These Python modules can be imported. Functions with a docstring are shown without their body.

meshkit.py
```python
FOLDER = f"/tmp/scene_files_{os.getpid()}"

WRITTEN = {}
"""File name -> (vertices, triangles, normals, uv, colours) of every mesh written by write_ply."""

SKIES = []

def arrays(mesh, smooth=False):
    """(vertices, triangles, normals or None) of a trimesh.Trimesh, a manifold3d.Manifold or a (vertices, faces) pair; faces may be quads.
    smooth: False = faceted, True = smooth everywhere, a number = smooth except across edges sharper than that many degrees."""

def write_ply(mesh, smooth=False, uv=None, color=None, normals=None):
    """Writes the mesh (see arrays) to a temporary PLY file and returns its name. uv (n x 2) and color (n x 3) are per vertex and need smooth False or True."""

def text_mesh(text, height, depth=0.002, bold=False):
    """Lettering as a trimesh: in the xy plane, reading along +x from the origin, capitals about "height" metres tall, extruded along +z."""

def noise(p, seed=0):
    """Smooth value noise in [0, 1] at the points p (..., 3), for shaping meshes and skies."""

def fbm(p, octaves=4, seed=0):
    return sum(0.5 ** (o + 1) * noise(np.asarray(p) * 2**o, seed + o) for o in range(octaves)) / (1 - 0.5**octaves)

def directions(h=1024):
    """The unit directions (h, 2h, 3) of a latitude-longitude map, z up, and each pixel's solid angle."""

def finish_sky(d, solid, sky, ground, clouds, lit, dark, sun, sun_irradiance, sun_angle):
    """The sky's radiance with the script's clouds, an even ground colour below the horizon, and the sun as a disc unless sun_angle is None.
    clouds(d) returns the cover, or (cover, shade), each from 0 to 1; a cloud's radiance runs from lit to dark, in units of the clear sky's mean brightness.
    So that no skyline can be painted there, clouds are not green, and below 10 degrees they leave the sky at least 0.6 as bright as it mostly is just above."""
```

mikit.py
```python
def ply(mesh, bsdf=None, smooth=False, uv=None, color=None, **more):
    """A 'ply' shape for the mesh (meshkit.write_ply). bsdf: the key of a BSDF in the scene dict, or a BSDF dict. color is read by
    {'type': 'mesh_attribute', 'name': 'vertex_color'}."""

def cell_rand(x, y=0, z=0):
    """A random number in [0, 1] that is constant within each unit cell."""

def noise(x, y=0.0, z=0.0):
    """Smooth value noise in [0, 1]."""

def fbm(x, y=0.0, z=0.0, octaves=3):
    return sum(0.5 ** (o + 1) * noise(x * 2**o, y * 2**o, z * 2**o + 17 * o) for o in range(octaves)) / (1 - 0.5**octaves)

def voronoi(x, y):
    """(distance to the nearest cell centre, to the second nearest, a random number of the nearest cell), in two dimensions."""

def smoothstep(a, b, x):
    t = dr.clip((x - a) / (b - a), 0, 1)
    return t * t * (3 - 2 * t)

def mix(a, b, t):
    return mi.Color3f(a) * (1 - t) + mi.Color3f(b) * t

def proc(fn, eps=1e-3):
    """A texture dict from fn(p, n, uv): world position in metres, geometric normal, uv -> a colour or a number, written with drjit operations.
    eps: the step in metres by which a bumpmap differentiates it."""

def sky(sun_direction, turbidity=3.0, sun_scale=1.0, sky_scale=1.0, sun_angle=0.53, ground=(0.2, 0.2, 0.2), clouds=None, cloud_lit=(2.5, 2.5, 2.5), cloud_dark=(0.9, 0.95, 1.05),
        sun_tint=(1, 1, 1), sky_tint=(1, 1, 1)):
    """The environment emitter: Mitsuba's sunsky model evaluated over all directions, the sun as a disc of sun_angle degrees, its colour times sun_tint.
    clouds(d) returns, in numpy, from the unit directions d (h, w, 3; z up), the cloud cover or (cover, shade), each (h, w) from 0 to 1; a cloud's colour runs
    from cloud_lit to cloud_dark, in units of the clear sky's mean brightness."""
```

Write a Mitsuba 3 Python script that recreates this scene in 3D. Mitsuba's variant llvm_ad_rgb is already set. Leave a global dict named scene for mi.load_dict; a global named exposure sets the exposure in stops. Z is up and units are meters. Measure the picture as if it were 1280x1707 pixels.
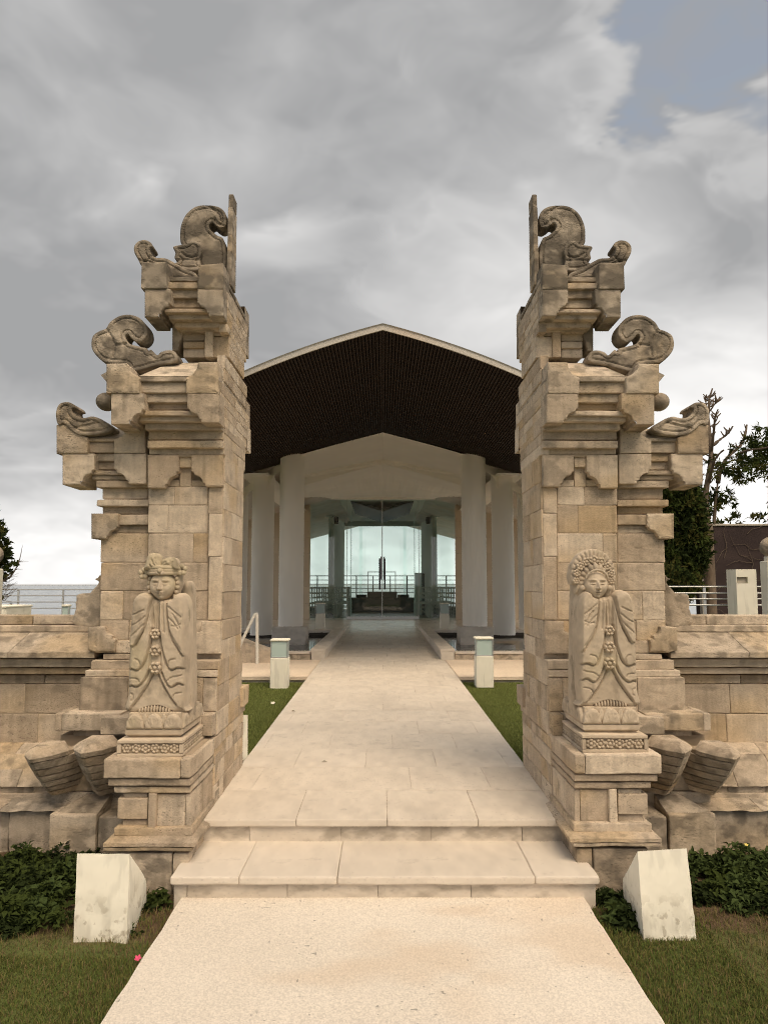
import math
import numpy as np, trimesh, shapely, manifold3d
import drjit as dr
import mitsuba as mi
import mikit, meshkit
from mikit import noise, fbm, cell_rand, smoothstep, mix
from shapely.geometry import Polygon, LineString, Point, MultiPolygon
T = mi.ScalarTransform4f

# ---------------------------------------------------------------- camera, sky, exposure
F, PITCH, CAMZ, VPX = 1265.0, math.radians(5.49), 1.60, 638.0     # focal length in photo pixels (1280 wide)
CP, SP = math.cos(PITCH), math.sin(PITCH)
yaw = 2.0 / F
scene, labels = {}, {}
scene['camera'] = dict(type='perspective', fov=2 * math.degrees(math.atan(640 / F)), fov_axis='x', near_clip=0.05, far_clip=60000.0,
    to_world=T().look_at(origin=[0, 0, CAMZ], target=[math.sin(yaw) * CP, math.cos(yaw) * CP, CAMZ + SP], up=[0, 0, 1]))
exposure = 2.68
SUN = (0.28, -0.62, 0.86)

def clouds(d):
    x, y, z = d[..., 0], d[..., 1], np.maximum(d[..., 2], 0.0)
    k = 1.0 / (z + 0.30)
    q = np.stack([x * k * 1.5 + 3.1, y * k * 1.5 + 1.7, z * 1.2 + 0.3], -1)
    w = np.stack([meshkit.fbm(q * 1.3 + 7.7 * i, 4, 5 + i) for i in range(3)], -1) - 0.5
    q2 = q + 0.75 * w
    n1 = meshkit.fbm(q2 * 1.25, 6, 11)
    n2 = meshkit.fbm(q2 * 3.1 + 0.5 * w, 6, 23)
    n3 = meshkit.fbm(q2 * 9.0 + 1.2 * w, 5, 31)
    az, el = np.degrees(np.arctan2(x, y)), np.degrees(np.arcsin(np.clip(z, 0, 1)))
    def g(a0, e0, sa, se):
        return np.exp(-((az - a0) / sa) ** 2 - ((el - e0) / se) ** 2)
    puff = np.clip((n2 - 0.44) / 0.16, 0, 1)                       # lit billows with a soft defined edge
    shade = 0.94 + 0.85 * (n1 - 0.5) + 0.34 * (n2 - 0.5) + 0.20 * (n3 - 0.5) - 0.13 * puff * puff
    shade = shade - 0.42 * np.exp(-(el / 5.5) ** 2) - 0.30 * np.exp(-(el / 15.0) ** 2)
    shade = shade + 0.05 - 0.52 * g(26, 12, 12, 9) - 0.16 * g(13, 25, 9, 7)
    shade = shade + 0.17 * g(-25, 19, 13, 9) + 0.05 * g(-10, 38, 30, 9) + 0.16 * g(25.5, 20.5, 5, 4) * (0.4 + 1.2 * n2)
    pk = np.clip((n2 - 0.40) / 0.14, 0, 1.2) * (0.65 + 0.8 * n3)
    shade = shade - 0.34 * g(-16.5, 28.0, 3.2, 2.4) * pk - 0.26 * g(-9.5, 27.0, 4.2, 3.0) * pk - 0.15 * g(-12, 34, 2.4, 5) * pk
    # a gap of thinner sky behind the ragged edge of a cloud bank
    rag = 15 * (n2 - 0.5) + 7 * (n3 - 0.5)
    e1, e2 = az - 19.0 + rag + 5 * (n1 - 0.5), el - 30.5 + 0.9 * rag
    gap = np.clip(e1 / 1.1, 0, 1) * np.clip(e2 / 2.2, 0, 1) * np.clip((70 - az) / 20, 0, 1)
    rim = np.exp(-((e1 + 0.8) / 1.2) ** 2) * np.clip((el - 26) / 4, 0, 1) + np.exp(-((e2 + 0.7) / 1.1) ** 2) * np.clip((az - 18) / 3, 0, 1)
    shade = np.clip(shade - 0.13 * rim * np.clip((70 - az) / 20, 0, 1), 0, 0.99)
    return 1.0 - gap * np.clip(0.04 + 0.5 * (n2 - 0.25) + 0.5 * (n3 - 0.5), 0.02, 0.24), np.clip(shade + 0.16 * gap - 0.35 * gap * np.clip(n2 - 0.5, 0, 1), 0, 1)

scene['sky'] = mikit.sky(SUN, turbidity=3, sun_scale=0.34, sun_angle=40, clouds=clouds, cloud_lit=(2.35, 2.31, 2.25), cloud_dark=(0.695, 0.70, 0.71),
    sun_tint=(1.0, 0.97, 0.925), sky_tint=(1.0, 0.95, 0.86), ground=(0.2, 0.18, 0.14))

# ---------------------------------------------------------------- photo pixels at a given depth -> metres
def PX(px, py, Y):
    return (px - VPX) / F * Y / (CP - (853.5 - py) / F * SP)
def PZ(py, Y):
    v = (853.5 - py) / F
    return CAMZ + Y * (SP + v * CP) / (CP - v * SP)
def P3(px, py, Y):
    return np.array([PX(px, py, Y), Y, PZ(py, Y)])
def PD(px, py, X):
    return X * F / (px - VPX) * (CP - (853.5 - py) / F * SP)

# ---------------------------------------------------------------- materials
def rgb(*c):
    return {'type': 'rgb', 'value': list(c)}
def plain(name, col, rough=0.6, metallic=0.0, spec=0.4, **kw):
    scene[name] = dict(type='twosided', bsdf=dict(type='principled', base_color=rgb(*col), roughness=rough, metallic=metallic, specular=spec, **kw))
def textured(name, fn, rough=0.8, bump=None, spec=0.3, eps=2e-3):
    b = dict(type='principled', base_color=mikit.proc(fn), roughness=rough, specular=spec)
    if bump:
        b = {'type': 'bumpmap', 'arbitrary': mikit.proc(bump, eps=eps), 'scale': 1.0, 'bsdf': b}
    scene[name] = dict(type='twosided', bsdf=b)

def stone_fn(p, n, uv):
    t, w = uv.x, uv.y
    o = t * 37.0
    a = fbm(p.x * 3.1 + o, p.y * 3.1, p.z * 3.1, 3)
    b = fbm(p.x * 13 + o, p.y * 13, p.z * 13 - o, 3)
    band = fbm(p.x * 5 + o, p.y * 5, p.z * 42, 2)
    c = mix((0.360, 0.287, 0.212), (0.575, 0.490, 0.388), dr.clip(0.85 * t + 0.60 * (a - 0.40) + 0.25 * (band - 0.5), 0, 1))
    c = c * (0.80 + 0.42 * b)
    och = smoothstep(0.52, 0.74, fbm(p.x * 1.9 - o, p.y * 1.9, p.z * 2.6 + o, 2))
    c = mix(c, mi.Color3f(0.46, 0.330, 0.175), och * 0.50)
    run = smoothstep(0.50, 0.80, fbm(p.x * 17 + 3, p.y * 17, p.z * 1.6 + o, 3))
    c = c * (1 - 0.58 * run * (0.25 + w))
    tool = noise(p.x * 85 + o, p.y * 85, p.z * 6) - 0.5
    c = c * (1 + 0.16 * tool + 0.30 * (noise(p.x * 150, p.y * 150, p.z * 150) - 0.5))
    lich = smoothstep(0.62 - 0.30 * w, 0.80 - 0.26 * w, fbm(p.x * 10, p.y * 10 + o, p.z * 10, 4))
    c = mix(c, mi.Color3f(0.235, 0.208, 0.172) * (0.40 + 1.2 * b), dr.clip(w * w * 0.95, 0, 0.80))
    c = mix(c, mi.Color3f(0.085, 0.074, 0.060), lich * (0.22 + 0.62 * w))
    pit = smoothstep(0.76, 0.84, noise(p.x * 120 + o, p.y * 120, p.z * 170)) * smoothstep(0.52, 0.66, a + 0.25 * (b - 0.5))
    return c * (1 - 0.40 * pit)
def stone_h(p, n, uv):
    o = uv.x * 37.0
    a = fbm(p.x * 3.1 + o, p.y * 3.1, p.z * 3.1, 2)
    pit = smoothstep(0.72, 0.84, noise(p.x * 120 + o, p.y * 120, p.z * 170)) * smoothstep(0.50, 0.64, a)
    return 0.0090 * fbm(p.x * 24, p.y * 24, p.z * 28, 3) + 0.0030 * noise(p.x * 130, p.y * 130, p.z * 130) - 0.0025 * pit
textured('stone', stone_fn, 0.86, stone_h, 0.25)
def statue_fn(p, n, uv):
    a = fbm(p.x * 6 + uv.x * 9, p.y * 6, p.z * 6, 3)
    b = fbm(p.x * 30, p.y * 30, p.z * 30, 3)
    c = mix((0.38, 0.308, 0.228), (0.55, 0.465, 0.362), dr.clip(uv.x + 0.9 * (a - 0.5), 0, 1)) * (0.86 + 0.28 * b)
    gr = smoothstep(0.55, 0.75, fbm(p.x * 5 + 7, p.y * 5, p.z * 3 + uv.x, 3))
    c = mix(c, mi.Color3f(0.45, 0.40, 0.24), 0.35 * gr)
    st = smoothstep(0.56, 0.76, fbm(p.x * 15 + 2, p.y * 15, p.z * 7, 4))
    return c * (1 - (0.22 + 0.5 * uv.y) * st) * (1 - 0.35 * uv.y)
textured('statue_stone', statue_fn, 0.85, lambda p, n, uv: 0.003 * fbm(p.x * 40, p.y * 40, p.z * 40, 3), 0.25)

def paver_fn(p, n, uv):
    t = uv.x
    o = t * 41.0
    a = fbm(p.x * 2.3 + o, p.y * 2.3, p.z * 2.3, 3)
    b = fbm(p.x * 16 + o, p.y * 7, p.z * 16, 3)
    c = mix((0.525, 0.465, 0.392), (0.685, 0.622, 0.54), dr.clip(0.5 * t + 0.8 * (a - 0.25), 0, 1)) * (0.88 + 0.24 * b)
    st = smoothstep(0.55, 0.78, fbm(p.x * 1.4 + 9, p.y * 1.1, p.z * 1.4, 4))
    c = c * (1 - 0.11 * st)
    dk = smoothstep(0.66, 0.82, fbm(p.x * 11 + o, p.y * 11 + 3, p.z * 11, 4)) * 0.6
    sp = smoothstep(0.80, 0.86, noise(p.x * 90, p.y * 90, p.z * 90))
    dirt = smoothstep(0.42, 0.72, fbm(p.x * 7 + o, p.y * 7, p.z * 12, 4)) * smoothstep(0.2, 0.8, uv.y)
    c = mix(c, mi.Color3f(0.20, 0.165, 0.12), 0.55 * dirt)
    return c * (1 - 0.22 * dk) * (1 - 0.10 * sp)
def paver_h(p, n, uv):
    return 0.003 * fbm(p.x * 30, p.y * 30, p.z * 30, 3) + 0.002 * fbm(p.x * 5, p.y * 5, p.z * 5, 2)
textured('paver', paver_fn, mikit.proc(lambda p, n, uv: 0.62 - 0.40 * smoothstep(13.0, 23.0, p.y + 2.0 * (fbm(p.x * 2, p.y * 0.8, 0.0, 2) - 0.5))), paver_h, 0.4)

def walk_fn(p, n, uv):
    a = fbm(p.x * 1.3 + 4, p.y * 1.3, 0.0, 4)
    g = noise(p.x * 170, p.y * 170, p.z * 170)
    g2 = noise(p.x * 330 + 5, p.y * 330, p.z * 330)
    c = mix((0.575, 0.522, 0.452), (0.72, 0.665, 0.588), a) * (0.78 + 0.28 * g + 0.18 * g2)
    rust = smoothstep(0.50, 0.72, fbm(p.x * 1.7 + 31, p.y * 2.3 + 7, 0.0, 3)) * smoothstep(2.4, 3.5, p.y)
    c = mix(c, mi.Color3f(0.52, 0.37, 0.23), 0.32 * rust)
    d = smoothstep(0.90, 0.95, noise(p.x * 55, p.y * 55, 3.0)) * smoothstep(0.60, 0.70, noise(p.x * 6, p.y * 6, 8.0))
    return c * (1 - 0.45 * d)
def walk_h(p, n, uv):
    return 0.0022 * noise(p.x * 170, p.y * 170, p.z * 170) + 0.0012 * noise(p.x * 330 + 5, p.y * 330, 0)
textured('walk', walk_fn, 0.75, walk_h, 0.3, 1.5e-3)

def plaster_fn(p, n, uv):
    a = fbm(p.x * 6, p.y * 6, p.z * 6, 4)
    low = smoothstep(0.20, 0.0, p.z + 0.16 * (a - 0.5))
    c = mix((0.70, 0.675, 0.575), (0.78, 0.755, 0.655), a)
    chip = smoothstep(0.56, 0.66, fbm(p.x * 30, p.y * 30, p.z * 22, 4)) * smoothstep(0.22, 0.0, p.z)
    c = mix(c, mi.Color3f(0.36, 0.32, 0.24), 0.6 * chip + 0.28 * low * smoothstep(0.40, 0.65, fbm(p.x * 22, p.y * 22, p.z * 7, 3)))
    return c * (1 - 0.10 * low) * (1 - 0.12 * smoothstep(0.55, 0.7, fbm(p.x * 25, p.y * 25, p.z * 3, 3)))
textured('plaster', plaster_fn, 0.7, lambda p, n, uv: 0.004 * fbm(p.x * 18, p.y * 18, p.z * 18, 4), 0.35)
def white_fn(p, n, uv):
    return mi.Color3f(0.88, 0.835, 0.755) * (0.93 + 0.12 * fbm(p.x * 2, p.y * 2, p.z * 0.7, 3))
textured('white_wall', white_fn, 0.65)
def cwall_fn(p, n, uv):
    a = fbm(p.x * 3 + uv.x * 30, p.y * 3, p.z * 3, 3)
    return mix((0.54, 0.44, 0.325), (0.64, 0.54, 0.41), dr.clip(uv.x * 0.6 + a * 0.5, 0, 1))
textured('chapel_stone', cwall_fn, 0.85)
def conc_fn(p, n, uv):
    a = fbm(p.x * 4, p.y * 4, p.z * 12, 4)
    return mix((0.30, 0.275, 0.235), (0.46, 0.42, 0.36), a)
textured('concrete', conc_fn, 0.85)
def fascia_fn(p, n, uv):
    a = fbm(p.x * 3, p.y * 3, p.z * 9, 4)
    s = smoothstep(0.52, 0.7, fbm(p.x * 1.2 + 3, p.y, p.z, 3))
    return mix(mix((0.42, 0.39, 0.35), (0.60, 0.57, 0.52), a), mi.Color3f(0.56, 0.43, 0.32), 0.5 * s)
textured('fascia', fascia_fn, 0.8)
def ground_fn(p, n, uv):
    a = fbm(p.x * 1.1 + 5, p.y * 1.1, 0.0, 4)
    b = fbm(p.x * 14, p.y * 14, 0.0, 3)
    grass = mix((0.060, 0.075, 0.020), (0.110, 0.130, 0.040), b)
    soil = mix((0.055, 0.036, 0.021), (0.125, 0.085, 0.052), b)
    bare = smoothstep(1.45, 1.95, p.x + 1.6 * (a - 0.5)) * smoothstep(2.9, 3.35, p.y + 1.2 * (b - 0.5)) * smoothstep(6.0, 4.6, p.y)
    bed = smoothstep(3.62, 3.85, p.y + 0.3 * (b - 0.5)) * smoothstep(5.6, 5.2, p.y)
    return mix(grass, soil, dr.clip(bare * 0.9 + bed + smoothstep(0.62, 0.75, a) * 0.3, 0, 1))
textured('ground_soil', ground_fn, 0.95, lambda p, n, uv: 0.02 * fbm(p.x * 18, p.y * 18, p.z * 18, 3))
def bark_fn(p, n, uv):
    a = fbm(p.x * 18, p.y * 18, p.z * 5, 3)
    return mix((0.075, 0.055, 0.040), (0.19, 0.15, 0.115), a)
textured('bark', bark_fn, 0.9, lambda p, n, uv: 0.02 * fbm(p.x * 18, p.y * 18, p.z * 6, 3))
def dwall_fn(p, n, uv):
    a = fbm(p.x * 1.6, p.y * 1.6, p.z * 4, 4)
    return mix((0.020, 0.013, 0.014), (0.055, 0.038, 0.036), a)
textured('dark_stone', dwall_fn, 0.85)
plain('mortar', (0.30, 0.24, 0.175), 0.95)
plain('mortar_pale', (0.40, 0.33, 0.25), 0.95)
plain('joint_dirt', (0.36, 0.30, 0.235), 0.95)
plain('slat_wood', (0.030, 0.018, 0.0125), 0.65, spec=0.2)
plain('slat_gap', (0.010, 0.007, 0.006), 0.9, spec=0.05)
plain('white_paint', (0.72, 0.69, 0.62), 0.5)
plain('rail_metal', (0.55, 0.56, 0.56), 0.35, metallic=0.7)
plain('rail_dark', (0.16, 0.17, 0.17), 0.4, metallic=0.3)
plain('ceiling_grey', (0.60, 0.61, 0.56), 0.8)
plain('dark_trim', (0.035, 0.032, 0.028), 0.5)
plain('handle_dark', (0.025, 0.012, 0.012), 0.35)
plain('altar_dark', (0.075, 0.095, 0.098), 0.45)
plain('chair_paint', (0.42, 0.43, 0.40), 0.5)
plain('floor_dark', (0.22, 0.22, 0.19), 0.35, spec=0.5)
plain('pink_petal', (0.60, 0.07, 0.16), 0.6)
plain('white_petal', (0.75, 0.72, 0.62), 0.6)
plain('yellow_petal', (0.70, 0.55, 0.15), 0.6)
plain('pool_stone', (0.055, 0.045, 0.035), 0.7)
scene['glass'] = dict(type='thindielectric', int_ior=1.5, specular_transmittance=rgb(0.80, 0.93, 0.87), specular_reflectance=rgb(1, 1, 1))
scene['glass_clear'] = dict(type='thindielectric', int_ior=1.45, specular_transmittance=rgb(0.93, 0.97, 0.96))
scene['lamp_glass'] = dict(type='twosided', bsdf=dict(type='principled', base_color=rgb(0.42, 0.52, 0.50), roughness=0.22, specular=0.6))
def pool_bump(p, n, uv):
    return 0.0035 * fbm(p.x * 3.5, p.y * 3.5, 0.0, 2)
scene['dark_water'] = {'type': 'twosided', 'bsdf': {'type': 'bumpmap', 'arbitrary': mikit.proc(pool_bump), 'scale': 1.0,
    'bsdf': dict(type='principled', base_color=rgb(0.012, 0.012, 0.010), roughness=0.06, specular=0.5)}}
def sea_bump(p, n, uv):
    return 0.35 * fbm(p.x * 0.09, p.y * 0.09, 0.0, 3)
scene['sea_water'] = {'type': 'twosided', 'bsdf': {'type': 'bumpmap', 'arbitrary': mikit.proc(sea_bump, eps=0.5), 'scale': 1.0,
    'bsdf': dict(type='principled', base_color=rgb(0.30, 0.345, 0.40), roughness=0.4, specular=0.5)}}
def leaf(name, col, trans=0.5):
    scene[name] = dict(type='principledthin', base_color=rgb(*col), roughness=0.55, diff_trans=trans, spec_trans=0.0)
leaf('leaf_dark', (0.030, 0.042, 0.016)); leaf('leaf_mid', (0.055, 0.075, 0.022)); leaf('leaf_olive', (0.080, 0.080, 0.026)); leaf('leaf_cover', (0.060, 0.085, 0.030), 0.3)
leaf('blade_green', (0.115, 0.150, 0.042), 0.4); leaf('blade_olive', (0.165, 0.158, 0.055), 0.4); leaf('blade_dry', (0.19, 0.145, 0.075), 0.3)
leaf('blade_bright', (0.25, 0.285, 0.095), 0.4)

# ---------------------------------------------------------------- scene helpers
used = {}
def key_of(name, parent=None):
    k = name if parent is None else parent + '__' + name
    n = used.get(k, 0)
    used[k] = n + 1
    return k if n == 0 else '%s_%03d' % (k, n)
def thing(name, label, cat, group=None, kind=None):
    k = key_of(name)
    labels[k] = {'label': label, 'category': cat}
    if group: labels[k]['group'] = group
    if kind: labels[k]['kind'] = kind
    return k
def add(name, mesh, mat, parent=None, smooth=False, tone=None, label=None, kind=None, cat=None, group=None):
    k = key_of(name, parent)
    if isinstance(mesh, tuple): mesh = trimesh.Trimesh(mesh[0], mesh[1], process=False)
    if tone is not None:
        if smooth not in (True, False):
            mesh = trimesh.graph.smooth_shade(mesh, angle=math.radians(smooth), facet_minarea=None); smooth = True
        uv = np.tile(np.asarray(tone, float), (len(mesh.vertices), 1))
        scene[k] = mikit.ply(mesh, mat, smooth=smooth, uv=uv)
    else:
        scene[k] = mikit.ply(mesh, mat, smooth=smooth)
    d = {}
    if label: d['label'] = label
    if kind: d['kind'] = kind
    if cat: d['category'] = cat
    if group: d['group'] = group
    if d: labels[k] = d
    return k
def structure(name, mesh, mat, smooth=False, label=None, **kw):
    return add(name, mesh, mat, None, smooth, label=label, kind='structure', **kw)
cat_ = trimesh.util.concatenate

# ---------------------------------------------------------------- mesh helpers
def boxm(x0, x1, y0, y1, z0, z1):
    m = trimesh.creation.box((abs(x1 - x0), abs(y1 - y0), abs(z1 - z0)))
    m.apply_translation(((x0 + x1) / 2, (y0 + y1) / 2, (z0 + z1) / 2)); return m
def hullm(pts):
    return trimesh.convex.convex_hull(np.asarray(pts, float))
def chamfer_box(x0, x1, y0, y1, z0, z1, c=0.006, rng=None, j=0.0):
    c = min(c, abs(x1 - x0) * .3, abs(y1 - y0) * .3, abs(z1 - z0) * .3)
    pts = []
    for sx in (0, 1):
        for sy in (0, 1):
            for sz in (0, 1):
                o = rng.uniform(-j, j, 3) if rng is not None and j else np.zeros(3)
                p = np.array([(x0, x1)[sx], (y0, y1)[sy], (z0, z1)[sz]]) + o
                d = np.array([c if s == 0 else -c for s in (sx, sy, sz)])
                for k in range(3):
                    q = p + d; q[k] = p[k]; pts.append(q)
    return hullm(pts)
def worn_box(x0, x1, y0, y1, z0, z1, r0=0.004, r1=0.010, seg=0.07, amp=0.003, seed=0):
    h = np.array([abs(x1 - x0), abs(y1 - y0), abs(z1 - z0)]) / 2
    c = np.array([(x0 + x1) / 2, (y0 + y1) / 2, (z0 + z1) / 2])
    r0, r1 = r0 * .45, r1 * .55
    rm = min(r0 + r1, h.min() * 0.6)
    ax = []
    for k in range(3):
        n = max(1, int(round(2 * (h[k] - rm) / seg)))
        inner = np.linspace(-h[k] + rm, h[k] - rm, n + 1)
        ax.append(np.r_[-h[k], -h[k] + 0.45 * rm, inner, h[k] - 0.45 * rm, h[k]])
    V, Fc, off = [], [], 0
    for k in range(3):
        a, b = (k + 1) % 3, (k + 2) % 3
        A, B = np.meshgrid(ax[a], ax[b], indexing='ij')
        na, nb = A.shape
        i, j = np.meshgrid(np.arange(na - 1), np.arange(nb - 1), indexing='ij')
        q = np.stack([i * nb + j, (i + 1) * nb + j, (i + 1) * nb + j + 1, i * nb + j + 1], -1).reshape(-1, 4)
        for s in (-1, 1):
            P = np.zeros((na * nb, 3)); P[:, a], P[:, b], P[:, k] = A.ravel(), B.ravel(), s * h[k]
            qq = q if s > 0 else q[:, ::-1]
            V.append(P); Fc.append(np.vstack([qq[:, [0, 1, 2]], qq[:, [0, 2, 3]]]) + off); off += len(P)
    V, Fc = np.vstack(V), np.vstack(Fc)
    w = V + c
    nz = meshkit.fbm(w * 11 + seed * 3.7, 3, 3)
    r = np.clip(r0 + r1 * np.clip((nz - 0.42) * 4, 0, 1), 0.001, rm)[:, None]
    q = np.clip(V, -h + r, h - r)
    d = V - q
    L = np.linalg.norm(d, axis=1, keepdims=True)
    V2 = q + d / np.maximum(L, 1e-9) * r
    if amp:
        n3 = np.stack([meshkit.noise(w * 7 + 11.3 * k + seed, 7 + k) for k in range(3)], -1) - 0.5
        V2 = V2 + amp * 2 * n3
    m = trimesh.Trimesh(V2 + c, Fc, process=False)
    m.merge_vertices(digits_vertex=6)
    return m
def tube(points, radii, sides=8):
    p = np.asarray(points, float)
    r = np.broadcast_to(np.asarray(radii, float), (len(p),))
    t = np.gradient(p, axis=0); t /= np.linalg.norm(t, axis=1, keepdims=True) + 1e-12
    ref = np.array([0.31, 0.22, 0.92]) if abs(t[:, 2]).mean() < 0.8 else np.array([1.0, 0.1, 0.05])
    a = np.cross(t, ref); a /= np.linalg.norm(a, axis=1, keepdims=True) + 1e-12
    b = np.cross(t, a)
    ang = np.arange(sides) * 2 * np.pi / sides
    v = p[:, None] + r[:, None, None] * (np.cos(ang)[None, :, None] * a[:, None] + np.sin(ang)[None, :, None] * b[:, None])
    i, j = np.meshgrid(np.arange(len(p) - 1), np.arange(sides), indexing='ij')
    q = np.stack([i * sides + j, i * sides + (j + 1) % sides, (i + 1) * sides + (j + 1) % sides, (i + 1) * sides + j], -1).reshape(-1, 4)
    v = np.vstack([v.reshape(-1, 3), p[0], p[-1]])
    n = len(p) * sides
    k = np.arange(sides)
    caps = np.vstack([np.stack([(k + 1) % sides, k, k * 0 + n], 1), np.stack([k + (len(p) - 1) * sides, (k + 1) % sides + (len(p) - 1) * sides, k * 0 + n + 1], 1)])
    m = trimesh.Trimesh(v, np.vstack([q[:, [0, 1, 2]], q[:, [0, 2, 3]], caps]), process=False)
    m.fix_normals() if False else None
    return m
def smooth_line(pts, n=40):
    p = np.asarray(pts, float)
    d = np.r_[0, np.cumsum(np.linalg.norm(np.diff(p, axis=0), axis=1))]
    if len(p) < 3:
        s = np.linspace(0, d[-1], n); return np.stack([np.interp(s, d, p[:, k]) for k in range(p.shape[1])], 1)
    from scipy.interpolate import PchipInterpolator
    s = np.linspace(0, d[-1], n)
    return np.stack([PchipInterpolator(d, p[:, k])(s) for k in range(p.shape[1])], 1)
def prism(poly, y0, y1, bevel=0.0):
    """Outline in the XZ plane, from y0 (front) to y1 (back); the front edges are bevelled."""
    steps = [(y0, bevel), (y0 + bevel * 0.3, bevel * 0.35), (y0 + bevel, 0.0)] if bevel else [(y0, 0.0)]
    poly = Polygon(poly) if not isinstance(poly, Polygon) else poly
    poly = poly.buffer(0)
    if not bevel:
        m = trimesh.creation.extrude_polygon(poly, abs(y1 - y0), engine='earcut')
        v = m.vertices; m = trimesh.Trimesh(np.stack([v[:, 0], y1 - v[:, 2], v[:, 1]], 1), m.faces); return m
    out = []
    for k, (yy, o) in enumerate(steps):
        g = poly.buffer(-o) if o else poly
        yb = y1 - 0.0005 * (len(steps) - k)
        for s in getattr(g, 'geoms', [g]):
            if s.is_empty: continue
            m = trimesh.creation.extrude_polygon(s, yb - yy, engine='earcut')
            v = m.vertices; out.append(trimesh.Trimesh(np.stack([v[:, 0], yb - v[:, 2], v[:, 1]], 1), m.faces))
    return cat_(out)
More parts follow.
